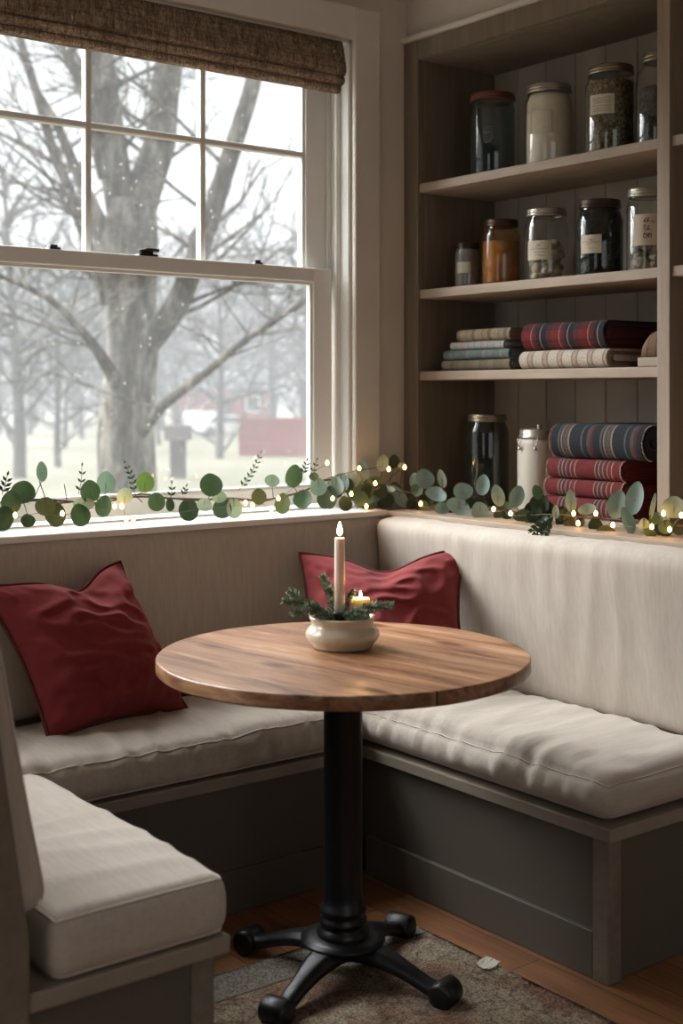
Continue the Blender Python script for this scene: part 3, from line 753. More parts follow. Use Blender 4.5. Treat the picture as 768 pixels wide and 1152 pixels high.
def sprig(a, b, n, ln, label, seed, sub=None):
    rr = random.Random(seed); a = Vector(a); b = Vector(b); d = b - a
    mid = a + d * .5 + Vector((0, 0, .012)); pts = catmull([a, mid, b], 8)
    root = thing('fir_sprig', label, 'foliage', a, group='fir sprigs in the bowl')
    bm = bm_new(); tube(bm, [p - a for p in pts], [.0022 - .0012 * i / len(pts) for i in range(len(pts))], 6)
    stems = [pts]
    for k in range(sub or 0):
        i0 = rr.randint(3, len(pts) - 5); p0 = pts[i0]; dr = (b - a).normalized(); side = dr.cross(Vector((0, 0, 1))).normalized() * rr.choice((-1, 1))
        q = p0 + (dr * .7 + side * .7 + Vector((0, 0, rr.uniform(-.1, .5)))).normalized() * d.length * rr.uniform(.3, .42)
        sp2 = [p0, (p0 + q) / 2 + Vector((0, 0, .003)), q]; stems.append(sp2); tube(bm, [p - a for p in sp2], .0012, 5)
    mkobj('stem', bm, MAT['twig'], root)
    bm = bm_new()
    for st in stems:
        L = sum((q - p).length for p, q in zip(st, st[1:])); cnt = int(n * 1.15 * L / .1)
        for k in range(cnt):
            t = (k + .5) / cnt * (len(st) - 1); i = min(int(t), len(st) - 2); p = st[i].lerp(st[i + 1], t - i)
            tan = (st[i + 1] - st[i]).normalized(); o_ = tan.orthogonal().normalized(); o_.rotate(Matrix.Rotation(rr.uniform(0, 2 * pi), 3, tan))
            dirn = (tan * rr.uniform(.35, .8) + o_ * .8).normalized(); l_ = ln * 1.35 * rr.uniform(.7, 1.1) * (1 - .35 * k / cnt)
            w = dirn.cross(Vector((rr.random(), rr.random(), rr.random()))).normalized() * .0011; h = dirn.cross(w).normalized() * .0007
            q0 = p - a; q1 = q0 + dirn * l_ * .6; q2 = q0 + dirn * l_
            v = [bm.verts.new(x_) for x_ in (q0 + w, q0 - w, q0 + h, q1 + w, q1 - w, q1 + h * 2, q2)]
            mi = 0 if rr.random() < .62 else 1
            for f in ((0, 1, 4, 3), (1, 2, 5, 4), (2, 0, 3, 5), (3, 4, 6), (4, 5, 6), (5, 3, 6)): bm.faces.new([v[z_] for z_ in f]).material_index = mi
    mkobj('needles', bm, [MAT['needle'], MAT['needle_pale']], root)
B0 = bpos + Vector((0, 0, .066))
sprig(at_bowl(376, 3.13, .070), PZ(319, 676, 3.12), 330, .017, 'fir sprig reaching left over the bowl rim', 1, 2)
sprig(at_bowl(370, 3.15, .072), PZ(330, 690, 3.08), 300, .016, 'low fir sprig hanging over the left rim, under the longer left one', 2, 1)
sprig(at_bowl(377, 3.18, .070), PZ(363, 648, 3.18), 340, .016, 'upright fir sprig just left of the tall candle', 3, 1)
sprig(at_bowl(393, 3.13, .070), PZ(441, 681, 3.12), 320, .016, 'fir sprig reaching right over the bowl rim', 4, 2)
sprig(at_bowl(388, 3.12, .070), PZ(410, 690, 3.08), 300, .015, 'short fir sprig in front of the small candle', 5, 0)
sprig(at_bowl(386, 3.17, .072), PZ(398, 665, 3.15), 300, .013, 'short fir sprig between the two candles', 6, 0)

# ------------------------------------------------------------------ jars
def arc_patch(bm, r, a0, a1, z0, z1, n=14, th=.0006, mi=0, skew=0):
    F_ = []
    for i in range(n + 1):
        a = a0 + (a1 - a0) * i / n; F_.append([bm.verts.new((rr * cos(a), rr * sin(a), z + skew * i / n)) for rr in (r, r + th) for z in (z0, z1)])
    for A, B in zip(F_, F_[1:]):
        for q in ((0, 1), (2, 3), (0, 2), (1, 3)): bm.faces.new((A[q[0]], A[q[1]], B[q[1]], B[q[0]])).material_index = mi
    for E in (F_[0], F_[-1]): bm.faces.new((E[0], E[1], E[3], E[2])).material_index = mi
    bmesh.ops.recalc_face_normals(bm, faces=bm.faces)
    return bm
def strokes(r, ac, zc_, strk, s, w, mat, parent):
    """strk: list of polylines in label units (u right, v up) scaled by s"""
    bm = bm_new()
    for ln in strk:
        pts = []
        for u, v in ln:
            a = ac + u * s / r; pts.append((r * cos(a), r * sin(a), zc_ + v * s))
        tube(bm, pts, w, 5)
    return mkobj('writing', bm, mat, parent)
def scrib(rr, n, x0, x1, y, amp):
    return [(x0 + (x1 - x0) * i / n, y + rr.uniform(-amp, amp)) for i in range(n + 1)]
VIEW = atan2(-FW.y, -FW.x)   # direction from shelves back to the camera
def jar(px, hw, top, zs, xd, gmat, lmat, label, fill=None, lab=None, neck=.80, lidh=.022, sh=.030, lidw=None, name='glass_jar', band=True):
    p = PX(px, 443, xd); Z = (p - CAM).dot(FW); r = hw / F * Z * .985
    h = CAM.z + (443 - top) / F * Z * 1.0 - zs
    root = thing(name, label, 'jar', (p.x, p.y, zs + .0008), group='storage jars on the bookcase')
    hb = h - lidh; nr = r * neck
    prof = [(0, .0), (r * .90, 0), (r * .97, .004), (r, .012), (r, hb - sh - .006), (r * .985, hb - sh), (r * .93, hb - sh * .55), (nr * 1.03, hb - sh * .18), (nr, hb), (nr, hb + lidh * .7)]
    bm = bm_new(); lathe(bm, prof, 48); mkobj('glass_body', bm, gmat, root, smooth=True)
    lr = nr * 1.06
    bm = bm_new(); z0 = hb + .001
    lathe(bm, [(lr * .97, z0), (lr * 1.02, z0 + .002), (lr * 1.02, z0 + lidh * .28), (lr * .985, z0 + lidh * .34), (lr * .985, z0 + lidh * .42), (lr * 1.01, z0 + lidh * .48), (lr * 1.01, z0 + lidh * .62), (lr * .985, z0 + lidh * .68), (lr, z0 + lidh * .8), (lr * .985, z0 + lidh), (lr * .9, z0 + lidh * 1.03), (lr * .86, z0 + lidh * .99), (0, z0 + lidh)], 48)
    mkobj('lid', bm, lmat, root, smooth=True)
    ri = r - .004
    if fill:
        kind, fm, lvl = fill; fh = (hb - .01) * lvl
        bm = bm_new()
        if kind == 'solid':
            lathe(bm, [(0, .005), (ri * .95, .005), (ri, .014), (ri, fh), (0, fh + .004)] if lvl < .85 else [(0, .005), (ri * .95, .005), (ri, .014), (ri, hb - sh - .008), (ri * .92, hb - sh * .6), (nr * .92, hb - .004), (0, hb)], 40)
            mkobj('contents', bm, fm, root, smooth=True)
        elif kind == 'clumps':
            rr = random.Random(int(px)); prof_ = []
            for i in range(0, 29):
                t = i / 28; prof_.append((ri * .96 if i else 0, .005 + fh * t))
            prof_.append((0, fh + .006)); lathe(bm, prof_, 56)
            for v in bm.verts:
                q = mn.noise(v.co * 60) * .5 + mn.noise(v.co * 130) * .5
                v.co.x *= 1 - .10 * abs(q) * 1.6; v.co.y *= 1 - .10 * abs(q) * 1.6; v.co.z += q * .004 if v.co.z > .01 else 0
            mkobj('contents', bm, fm, root, smooth=False)
        else:
            rr = random.Random(int(px)); lumps = 0; z = .018
            while z < fh:
                for k in range(7):
                    a = rr.uniform(0, 2 * pi) ; q = ri * rr.uniform(.45, .70); rad = rr.uniform(.014, .021)
                    sph(bm, (q * cos(a), q * sin(a), z + rr.uniform(-.004, .004)), rad, 10, 7, (rr.uniform(.8, 1.1), rr.uniform(.8, 1.1), rr.uniform(.6, 1)))
                z += .014
            for v in bm.verts: v.co += Vector(mn.noise_vector(v.co * 70)) * .0025
            o = mkobj('contents', bm, fm, root, smooth=True); o['kind'] = 'stuff'
    if lab:
        cpx, wpx, z0f, z1f, style = lab
        off = (cpx - px) / hw; ac = VIEW + math.asin(max(-.95, min(.95, off)))
        ww = wpx / hw / max(.35, cos(math.asin(max(-.95, min(.95, off))))) / 2
        bm = bm_new(); lz0, lz1 = z0f, z1f
        arc_patch(bm, r + .0005, ac - ww, ac + ww, lz0, lz1)
        pm = MAT['paper']; lo = mkobj('label', bm, pm, root)
        R2 = r + .0012; zc_ = (lz0 + lz1) / 2; rr = random.Random(int(px * 3)); hgt = (lz1 - lz0); wd = ww * r
        if style == 'hand':
            S_ = hgt / 3.2
            sk = [[(-.35, .75), (-.1, 1.15), (.05, .8), (-.15, .7), (-.3, .95)], [(.15, 1.2), (.05, .75), (.3, .8)], [(.35, .75), (.55, .8), (.6, .62), (.8, .72)],
                  [(-.4, .35), (-.15, .45), (-.3, .1), (-.05, .15)], [(0, .3), (.2, .35), (.05, 0), (.3, -.05)], [(-.2, -.1), (.35, -.02)],
                  [(-.3, -.4), (-.35, -.85), (0, -.9), (.05, -.5), (-.25, -.42)], [(.2, -.4), (.45, -.5), (.4, -.85), (.15, -.8), (.2, -.45)], [(-.1, -.65), (.35, -.6)]]
            strokes(R2, ac, zc_ + hgt * .02, sk, S_, .0012, MAT['ink'], lo)
        elif style == 'print':
            sk = [scrib(rr, 8, -.75, .75, y_, .05) for y_ in (.62, .38, .12, -.16, -.45, -.66)]
            strokes(R2, ac, zc_, [[(u, v * hgt / wd / 2) for u, v in l] for l in sk], wd, .0007, MAT['grey_ink'], lo)
        elif style == 'frame':
            a_ = .85; b_ = .85 * hgt / wd / 2
            sk = [[(-a_, -b_), (a_, -b_), (a_, b_), (-a_, b_), (-a_, -b_)], [(-a_, b_ * .3), (a_, b_ * .3)]]
            strokes(R2, ac, zc_, sk, wd, .0008, MAT['grey_ink'], lo)
        elif style == 'sketch':
            k = hgt / wd / 2
            sk = [[(-.3, .75 * k), (0, .55 * k), (.3, .8 * k)], [(-.1, .5 * k), (.2, .4 * k)], [(-.25, .3 * k), (.1, .45 * k)], scrib(rr, 8, -.8, .7, .12 * k, .02), scrib(rr, 6, -.4, .6, -.2 * k, .03), scrib(rr, 6, -.3, .5, -.55 * k, .03)]
            strokes(R2, ac, zc_, sk, wd, .0008, MAT['grey_ink'], lo)
        elif style == 'red':
            k = hgt / wd / 2
            strokes(R2, ac, zc_, [scrib(rr, 8, -.8, .85, .25 * k, .05), [(0, .3 * k), (.1, .6 * k), (.2, .3 * k)], scrib(rr, 4, -.2, .3, -.45 * k, .04)], wd, .0007, MAT['grey_ink'], lo)
            strokes(R2, ac, zc_, [scrib(rr, 6, -.4, .6, .05 * k, .05), scrib(rr, 6, -.2, .5, .42 * k, .05)], wd, .0007, MAT['red_ink'], lo)
    return root, r, h
m_salt = var('white_flour', (.84, .75, .60, 1), .05, 30, .9)
m_herb = (lambda m: (m.col(m.ramp(m.noise(110, 3, .7), [(.35, (.035, .024, .012)), (.5, (.15, .11, .055)), (.66, (.34, .26, .15))])), m.bump(m.noise(90, 3), 1, .006))[1])(M('dried_herbs', rough=.95)).m
m_dark = var('dark_coffee_beans', (.022, .013, .008, 1), .4, 90, .6, bump=.6, bs=90)
m_amber = var('amber_spice', (.30, .15, .055, 1), .25, 30, .8)
m_grey = var('grey_salt', (.22, .20, .17, 1), .2, 60, .9)
m_mush = var('dried_mushroom_slices', (.42, .33, .22, 1), .35, 40, .85)
m_tea = var('mixed_dried_flowers', (.27, .22, .16, 1), .5, 45, .85)
xd = .115
j1, r1, h1 = jar(554, 25.5, 108, SH[0], xd, MAT['tealglass'], MAT['redlid'], 'empty blue-grey glass jar with a rusty red lid, leftmost on the top shelf', neck=.93, lidh=.024, sh=.022)
# embossed emblem on the jar front
bm = bm_new()
def emb(pts, w=.0017):
    a0 = VIEW - .32; P_ = []
    for u, v in pts: a = a0 + u / r1; P_.append(((r1 + .0006) * cos(a), (r1 + .0006) * sin(a), h1 * .48 + v))
    tube(bm, P_, w, 6)
emb([(-.016, .026), (-.016, -.012)]); emb([(-.016, .026), (.018, .026), (.018, .002), (.014, -.014), (.004, -.024), (-.006, -.026), (-.016, -.018)]); emb([(-.016, .006), (.004, .008), (.012, .002), (.012, -.008)])
emb([(-.012, -.014), (-.004, -.020), (.006, -.014), (.012, -.004)])
mkobj('embossed_emblem', bm, glass('raised_glass', (.8, .85, .85, 1), 3, .35, (.35, .40, .40, 1)), j1, smooth=True)
jar(617.5, 27, 98, SH[0], xd, MAT['jarglass'], MAT['silverlid'], 'wide jar filled to the top with off-white powder on the top shelf', ('solid', m_salt, .95), (604, 26, .10, .175, 'frame'), .88, .026, .026)
jar(686.5, 28.5, 77, SH[0], xd, MAT['jarglass'], MAT['brass'], 'labelled jar packed with dried brown leaves on the top shelf', ('clumps', m_herb, .93), (671, 25, .118, .178, 'print'), .86, .026, .030)
jar(741, 26, 61, SH[0], xd, MAT['jarglass'], MAT['brass'], 'unlabelled dark jar half hidden behind the bookcase upright, on the top shelf', ('clumps', m_dark, .70), None, .66, .028, .050)
jar(525.5, 15, 275, SH[1], xd - .02, MAT['jarglass'], MAT['darklid'], 'smallest jar, dull grey with a tiny label, at the left of the second shelf', ('solid', m_grey, .9), (519.5, 15, .050, .088, 'frame'), .90, .016, .016)
jar(563.5, 22, 249, SH[1], xd, MAT['amberglass'], MAT['darklid'], 'amber jar with a dark lid on the second shelf', ('solid', m_amber, .80), None, .82, .024, .026)
jar(614.5, 25, 237, SH[1], xd, MAT['jarglass'], MAT['silverlid'], 'clear jar of pale dried pieces with a cream label on the second shelf', ('lumps', m_mush, .62), (602, 25, .066, .128, 'sketch'), .86, .024, .028)
jar(674.5, 26.5, 227, SH[1], xd, MAT['darkglass'], MAT['darklid'], 'nearly black jar with a small white label on the second shelf', ('clumps', m_dark, .95), (659.5, 21, .068, .125, 'red'), .84, .026, .034)
jar(729, 24.5, 214, SH[1], xd, MAT['jarglass'], MAT['silverlid'], 'jar with large handwritten marks on its label, on the second shelf', ('lumps', m_tea, .50), (722, 29, .075, .168, 'hand'), .88, .026, .026)
jar(548, 24.5, 467, .996, xd, MAT['darkglass'], MAT['brass'], 'tall empty smoky glass jar on the bottom shelf', None, None, .84, .024, .030)
# clip-top canister
p = PX(606.5, 443, xd); Z = (p - CAM).dot(FW); r = 24.5 / F * Z; h = CAM.z + (443 - 483) / F * Z - .996
cnr = thing('storage_canister', 'cream canister with a metal clip lid beside the folded red blankets', 'canister', (p.x, p.y, .9968))
bm = bm_new(); lathe(bm, [(0, 0), (r * .96, 0), (r, .006), (r, h - .05), (r * .985, h - .042), (r * .93, h - .034), (r * .9, h - .030), (0, h - .030)], 48); mkobj('canister_body', bm, MAT['white_ceramic'], cnr, smooth=True)
bm = bm_new(); lathe(bm, [(r * .90, h - .032), (r * .955, h - .030), (r * .96, h - .022), (r * .93, h - .020), (r * .90, h - .018), (r * .90, h - .004), (r * .86, h), (.006, h + .002), (.006, h + .004), (.009, h + .010), (.006, h + .016), (0, h + .017)], 48)
ld = mkobj('lid', bm, MAT['silverlid'], cnr, smooth=True)
bm = bm_new()
for off in (-1.12, -.32):
    a = VIEW + off; d = Vector((cos(a), sin(a), 0)); s = Vector((-d.y, d.x, 0)); b0 = d * (r + .002)
    tube(bm, [b0 + Vector((0, 0, h - .022)) - s * .006, b0 + d * .008 + Vector((0, 0, h - .035)) - s * .008, b0 + d * .006 + Vector((0, 0, h - .060)), b0 + d * .008 + Vector((0, 0, h - .035)) + s * .008, b0 + Vector((0, 0, h - .022)) + s * .006], .0016, 6)
    sph(bm, b0 + d * .005 + Vector((0, 0, h - .062)), .006, 8, 6)
ring = [((r * .965) * cos(t), (r * .965) * sin(t), h - .026) for t in [2 * pi * i / 40 for i in range(40)]]
tube(bm, ring, .0014, 6, closed=True)
mkobj('wire_clip', bm, MAT['steel'], cnr, smooth=True)

# ------------------------------------------------------------------ folded textiles
def stripes(name, period, pts, cross=None, rough=.95, axis='Y', off=0.0, dark=(.02, .02, .03, 1)):
    m = M(name, rough=rough); sp = m.n('ShaderNodeSeparateXYZ'); m.l(m.co(), sp.inputs[0])
    f = m.math('FRACT', m.math('DIVIDE', m.math('ADD', sp.outputs[axis], 10 + off), period))
    c = m.ramp(f, pts, True)
    if cross:
        g = m.math('FRACT', m.math('DIVIDE', m.math('ADD', sp.outputs['Z'], 10 + cross[0]), cross[1]))
        c = m.mix(c, m.ramp(g, cross[2], True), cross[3], 'MULTIPLY')
    fz = m.noise(260, 2); m.col(m.mix(c, m.ramp(fz, [(.35, (.72, .72, .72)), (.65, (1.15, 1.15, 1.15))]), 1, 'MULTIPLY')); m.bump(fz, .5, .003)
    return m.m
RED, NAVY, CREAM = (.135, .013, .014, 1), (.012, .014, .022, 1), (.24, .19, .15, 1)
DR, BRN, GRY = (.07, .016, .02, 1), (.075, .052, .042, 1), (.075, .075, .08, 1)
m_tartan = stripes('red_navy_tartan', .118, [(0, RED), (.12, DR), (.30, NAVY), (.48, CREAM), (.515, NAVY), (.62, DR), (.72, RED), (.80, CREAM), (.83, RED)], (0.0, .085, [(0, (1.2, .6, .6, 1)), (.35, (.45, .65, .95, 1)), (.62, (1.2, .7, .7, 1)), (.9, (.5, .7, .9, 1))], .7))
m_creamst = stripes('cream_tan_stripe', .062, [(0, (.50, .43, .35, 1)), (.28, (.25, .17, .125, 1)), (.36, (.42, .33, .26, 1)), (.58, (.28, .20, .15, 1)), (.66, (.52, .45, .38, 1))])
m_navyst = stripes('navy_plaid_stripe', .168, [(0, NAVY), (.10, GRY), (.14, NAVY), (.42, CREAM), (.455, BRN), (.50, GRY), (.53, BRN), (.60, CREAM), (.625, NAVY), (.66, GRY), (.70, NAVY), (.86, DR), (.92, BRN)], off=.05)
m_redst = stripes('red_wool_stripe', .145, [(0, RED), (.30, CREAM), (.325, RED), (.42, (.25, .12, .10, 1)), (.45, DR), (.54, (.25, .10, .09, 1)), (.58, DR), (.66, CREAM), (.685, DR), (.76, CREAM), (.785, RED)], off=.02)
m_tan = stripes('tan_grey_check', .075, [(0, (.25, .19, .12, 1)), (.3, (.17, .13, .085, 1)), (.36, (.27, .21, .14, 1)), (.8, (.14, .11, .08, 1))])
m_pale = stripes('pale_ticking', .03, [(0, (.36, .34, .31, 1)), (.6, (.20, .19, .19, 1)), (.68, (.36, .34, .31, 1))])
m_teal = stripes('faded_teal_check', .08, [(0, (.13, .17, .16, 1)), (.45, (.20, .20, .15, 1)), (.6, (.11, .15, .145, 1))])
m_olive = stripes('olive_brown_check', .07, [(0, (.16, .125, .085, 1)), (.4, (.12, .12, .09, 1)), (.6, (.19, .15, .10, 1))])
def folded(label, cat, mat, y0, y1, z0, h, x0=.005, depth=.27, layers=3, seed=1, tilt=0, group='folded textiles on the bookcase', fringe=None):
    """cloth folded over and over: nested rounded folds whose bend faces the room"""
    yc = (y0 + y1) / 2; L = y1 - y0 if y1 > y0 else y0 - y1; ya = -L / 2
    root = thing('folded_blanket', label, cat, (x0, yc, z0), tilt, group)
    t = h / (2 * layers); ny = 34
    for k in range(layers):
        ro = h / 2 - k * t - .0006; ri = ro - t + .0012; xc_ = h / 2 * .8 + k * .003
        prof = []
        for i in range(13):   # outer bend
            a = -pi / 2 - pi * i / 12; prof.append((xc_ + ro * .8 * cos(a), h / 2 + ro * sin(a)))
        inner = []
        if ri > .002:
            for i in range(9):
                a = pi / 2 + pi * i / 8; inner.append((xc_ + ri * .8 * cos(a), h / 2 + ri * sin(a)))
            inner = [(depth - .01 - k * .008, h / 2 + ri)] + inner + [(depth - .01 - k * .008, h / 2 - ri)]
        loop = [(depth - k * .008, h / 2 - ro)] + prof + [(depth - k * .008, h / 2 + ro)] + inner
        bm = bm_new(); rows = []
        for j in range(ny + 1):
            y = ya + L * j / ny; e_ = (j in (0, ny)); row = []
            for (px_, pz_) in loop:
                w = mn.noise(Vector((px_ * 9 + seed, y * 9, k))) * .004
                sh_ = mn.noise(Vector((px_ * 14, k * 3 + seed, pz_ * 20))) * .008
                zz = pz_ + w * .5 * min(1, pz_ / .02)
                row.append(bm.verts.new((px_ + w, y + sh_ * (abs(y) / (L / 2)) ** 3 + (k * .004 if y > 0 else -k * .003), max(.0005, zz))))
            rows.append(row)
        n = len(loop)
        for A, B in zip(rows, rows[1:]):
            for i in range(n): bm.faces.new((A[i], A[(i + 1) % n], B[(i + 1) % n], B[i]))
        bm.faces.new(rows[0][::-1]); bm.faces.new(rows[-1])
        bmesh.ops.recalc_face_normals(bm, faces=bm.faces)
        mkobj('folded_layer', bm, mat, root, smooth=False)
    if fringe:
        rr = random.Random(seed)
        for yy in (ya - .002, -ya + .002):
            bm = bm_new()
            for i in range(40):
                a = -pi / 2 - pi * i / 39; ro = h / 2
                p0 = Vector((h * .4 + ro * .8 * cos(a), yy, h / 2 + ro * sin(a) * .97)); 
                tube(bm, [p0, p0 + Vector((rr.uniform(-.003, .003), .004 if yy > 0 else -.004, rr.uniform(-.003, .002)))], .0011, 4)
            mkobj('fringe', bm, fringe, root)
    return root
m_fr = var('cream_yarn', (.42, .34, .27, 1), .1, 40, .9)
g1 = 'folded textiles on the third shelf'; g2 = 'folded blankets on the bottom shelf'
z = SH[2] + .001
folded('folded olive check cloth at the bottom of the small pile on the third shelf', 'textile', m_olive, -.175, -.497, z, .036, .010, .26, 2, 1, group=g1)
folded('folded faded teal cloth, second from the bottom of the small pile', 'textile', m_teal, -.180, -.494, z + .037, .032, .012, .25, 2, 2, group=g1)
folded('folded pale ticking cloth, second from the top of the small pile', 'textile', m_pale, -.205, -.462, z + .070, .027, .02, .24, 2, 3, group=g1)
folded('folded tan check cloth on top of the small pile on the third shelf', 'textile', m_tan, -.235, -.485, z + .098, .041, .02, .24, 2, 4, group=g1)
folded('folded cream and tan striped blanket under the red tartan one', 'blanket', m_creamst, -.556, -.915, z, .058, .0, .30, 3, 5, group=g1)
folded('folded red and navy tartan blanket on the third shelf', 'blanket', m_tartan, -.562, -.900, z + .059, .086, .0, .31, 4, 6, group=g1)
z = .996
folded('lowest of three folded red striped blankets, half behind the garland', 'blanket', m_redst, -.655, -.975, z, .062, .0, .31, 3, 7, group=g2, fringe=m_fr)
folded('middle of three folded red striped blankets', 'blanket', m_redst, -.662, -.965, z + .063, .054, .004, .30, 3, 8, group=g2, fringe=m_fr)
folded('upper of three folded red striped blankets, right under the navy one', 'blanket', m_redst, -.672, -.960, z + .118, .062, .004, .30, 3, 9, group=g2, fringe=m_fr)
folded('thick folded navy plaid blanket on top of the red ones', 'blanket', m_navyst, -.688, -1.045, z + .181, .106, .0, .32, 4, 10, group=g2, fringe=m_fr)
# box and quilted pouch
tr = mkobj('wooden_box', Box((0, -.045, 0), (.17, .045, .028)), MAT['oak'], bevel=.003); tr.location = (.03, -1.052, SH[2] + .001)
tag(tr, 'small flat wooden box at the right end of the third shelf', 'box')
bm = bm_new(); n = 20
for s in range(1):
    pass
g = []
for i in range(n + 1):
    row = []
    for j in range(n + 1):
        u, v = i / n * 2 - 1, j / n * 2 - 1
        q = max(0, 1 - abs(u) ** 3) ** .4 * max(0, 1 - abs(v) ** 3) ** .4
        row.append(bm.verts.new((.085 + u * .075, v * .044, .001 + .080 * q * (1 + .03 * sin(u * 12) * sin(v * 9)))))
    g.append(row)
for i in range(n):
    for j in range(n): bm.faces.new((g[i][j], g[i + 1][j], g[i + 1][j + 1], g[i][j + 1]))
bm.faces.new([g[i][0] for i in range(n + 1)][::-1] + [g[0][j] for j in range(1, n + 1)] + [g[i][n] for i in range(1, n + 1)] + [g[n][j] for j in range(n - 1, 0, -1)])
po = mkobj('quilted_pouch', bm, stripes('brown_quilting', .03, [(0, (.20, .12, .07, 1)), (.85, (.10, .06, .035, 1))]), smooth=True); po.location = (.03, -1.052, SH[2] + .030)
tag(po, 'brown quilted pouch lying on the small wooden box', 'pouch')

# ------------------------------------------------------------------ rug and paper scrap
mg = M('faded_oriental_rug', rough=.98); sp = mg.n('ShaderNodeSeparateXYZ'); mg.l(mg.co(), sp.inputs[0])
pat = mg.ramp(mg.noise(26, 5, .75, (1, 1, 1), .8), [(.34, (.22, .15, .115)), (.46, (.42, .34, .26)), (.56, (.58, .50, .38)), (.70, (.38, .29, .22))])
pt2 = mg.ramp(mg.noise(5.5, 3, .6), [(.38, (.72, .50, .46)), (.55, (1, 1, 1)), (.7, (.82, .86, .84))])
field = mg.mix(pat, pt2, 1, 'MULTIPLY')
brd = mg.ramp(mg.noise(60, 4, .7), [(.35, (.27, .24, .21)), (.65, (.40, .36, .31))])
ex = mg.math('SUBTRACT', .43, mg.math('ABSOLUTE', sp.outputs[0])); ey = mg.math('SUBTRACT', 1.2, mg.math('ABSOLUTE', sp.outputs[1]))
edge = mg.math('MINIMUM', mg.math('ADD', ex, .30), ey)
c = mg.mix(field, brd, mg.math('LESS_THAN', edge, .12)); c = mg.mix(c, (.15, .13, .115, 1), mg.math('LESS_THAN', mg.math('ABSOLUTE', mg.math('SUBTRACT', edge, .12)), .004))
fz = mg.noise(170, 3, .7)
mg.col(mg.mix(c, mg.ramp(fz, [(.38, (.40, .39, .37)), (.62, (1.35, 1.32, 1.25))]), 1, 'MULTIPLY')); mg.bump(fz, .8, .004)
bm = bm_new(); nx, ny = 44, 110; g = []
for i in range(nx + 1):
    g.append([bm.verts.new((-.43 + .86 * i / nx, -1.2 + 2.4 * j / ny, .007 + .0015 * mn.noise(Vector((i * .15, j * .15, 0))))) for j in range(ny + 1)])
for i in range(nx):
    for j in range(ny): bm.faces.new((g[i][j], g[i + 1][j], g[i + 1][j + 1], g[i][j + 1]))
bmesh.ops.solidify(bm, geom=bm.faces[:], thickness=.005)
rug = mkobj('rug', bm, mg.m, smooth=True); rug.location = (-1.235, -2.105, .0015)
tag(rug, 'faded beige and rose patterned rug under the pedestal table', 'rug')
bm = bm_new(); n = 10; g = []
rr = random.Random(3)
for i in range(n + 1):
    row = []
    for j in range(n + 1):
        u, v = i / n - .5, j / n - .5; k = 1 - .3 * (abs(u) + abs(v)) + rr.uniform(-.04, .04)
        row.append(bm.verts.new((u * .072 * k, v * .050 * k, .004 + .004 * abs(mn.noise(Vector((u * 5, v * 5, 2)))) + .010 * max(0, v))))
    g.append(row)
for i in range(n):
    for j in range(n): bm.faces.new((g[i][j], g[i + 1][j], g[i + 1][j + 1], g[i][j + 1]))
bmesh.ops.solidify(bm, geom=bm.faces[:], thickness=.0012)
q = ray(549, 1084); pp = CAM + q * ((.014 - CAM.z) / q.z)
ps = mkobj('paper_scrap', bm, MAT['whitepaper']); ps.location = (pp.x, pp.y, .0095); ps.rotation_euler = (0, 0, .3)
tag(ps, 'torn scrap of white paper on the rug edge near the right bench', 'paper')

# ------------------------------------------------------------------ eucalyptus garland and fairy lights
def gpt(px, py, out=0.0):
    """a point of the garland on the sill / cap board"""
    if px < 447: return PY(px, py, -.085 - out)
    return PX(px, py, -.105 - out)
stem_px = [(-60, 582), (0, 574), (38, 562), (75, 564), (110, 566), (150, 559), (200, 561), (250, 562), (300, 562), (340, 553), (368, 540), (400, 545), (430, 549), (470, 556), (510, 566), (550, 574), (600, 577), (650, 582), (700, 585), (740, 589), (768, 592), (830, 600)]
stem = catmull([gpt(*p) for p in stem_px], 6)
gar = thing('eucalyptus_garland', 'long eucalyptus garland lying along the sill and bench ledge', 'garland', gpt(384, 575))
G0 = gar.location.copy()
bm = bm_new(); tube(bm, [p - G0 for p in stem], .0030, 7)
tube(bm, [p - G0 + Vector((mn.noise(p * 9) * .02, mn.noise(p * 9 + Vector((5, 0, 0))) * .02, mn.noise(p * 8 + Vector((0, 9, 0))) * .016)) for p in stem], .0020, 6)
rr = random.Random(11)
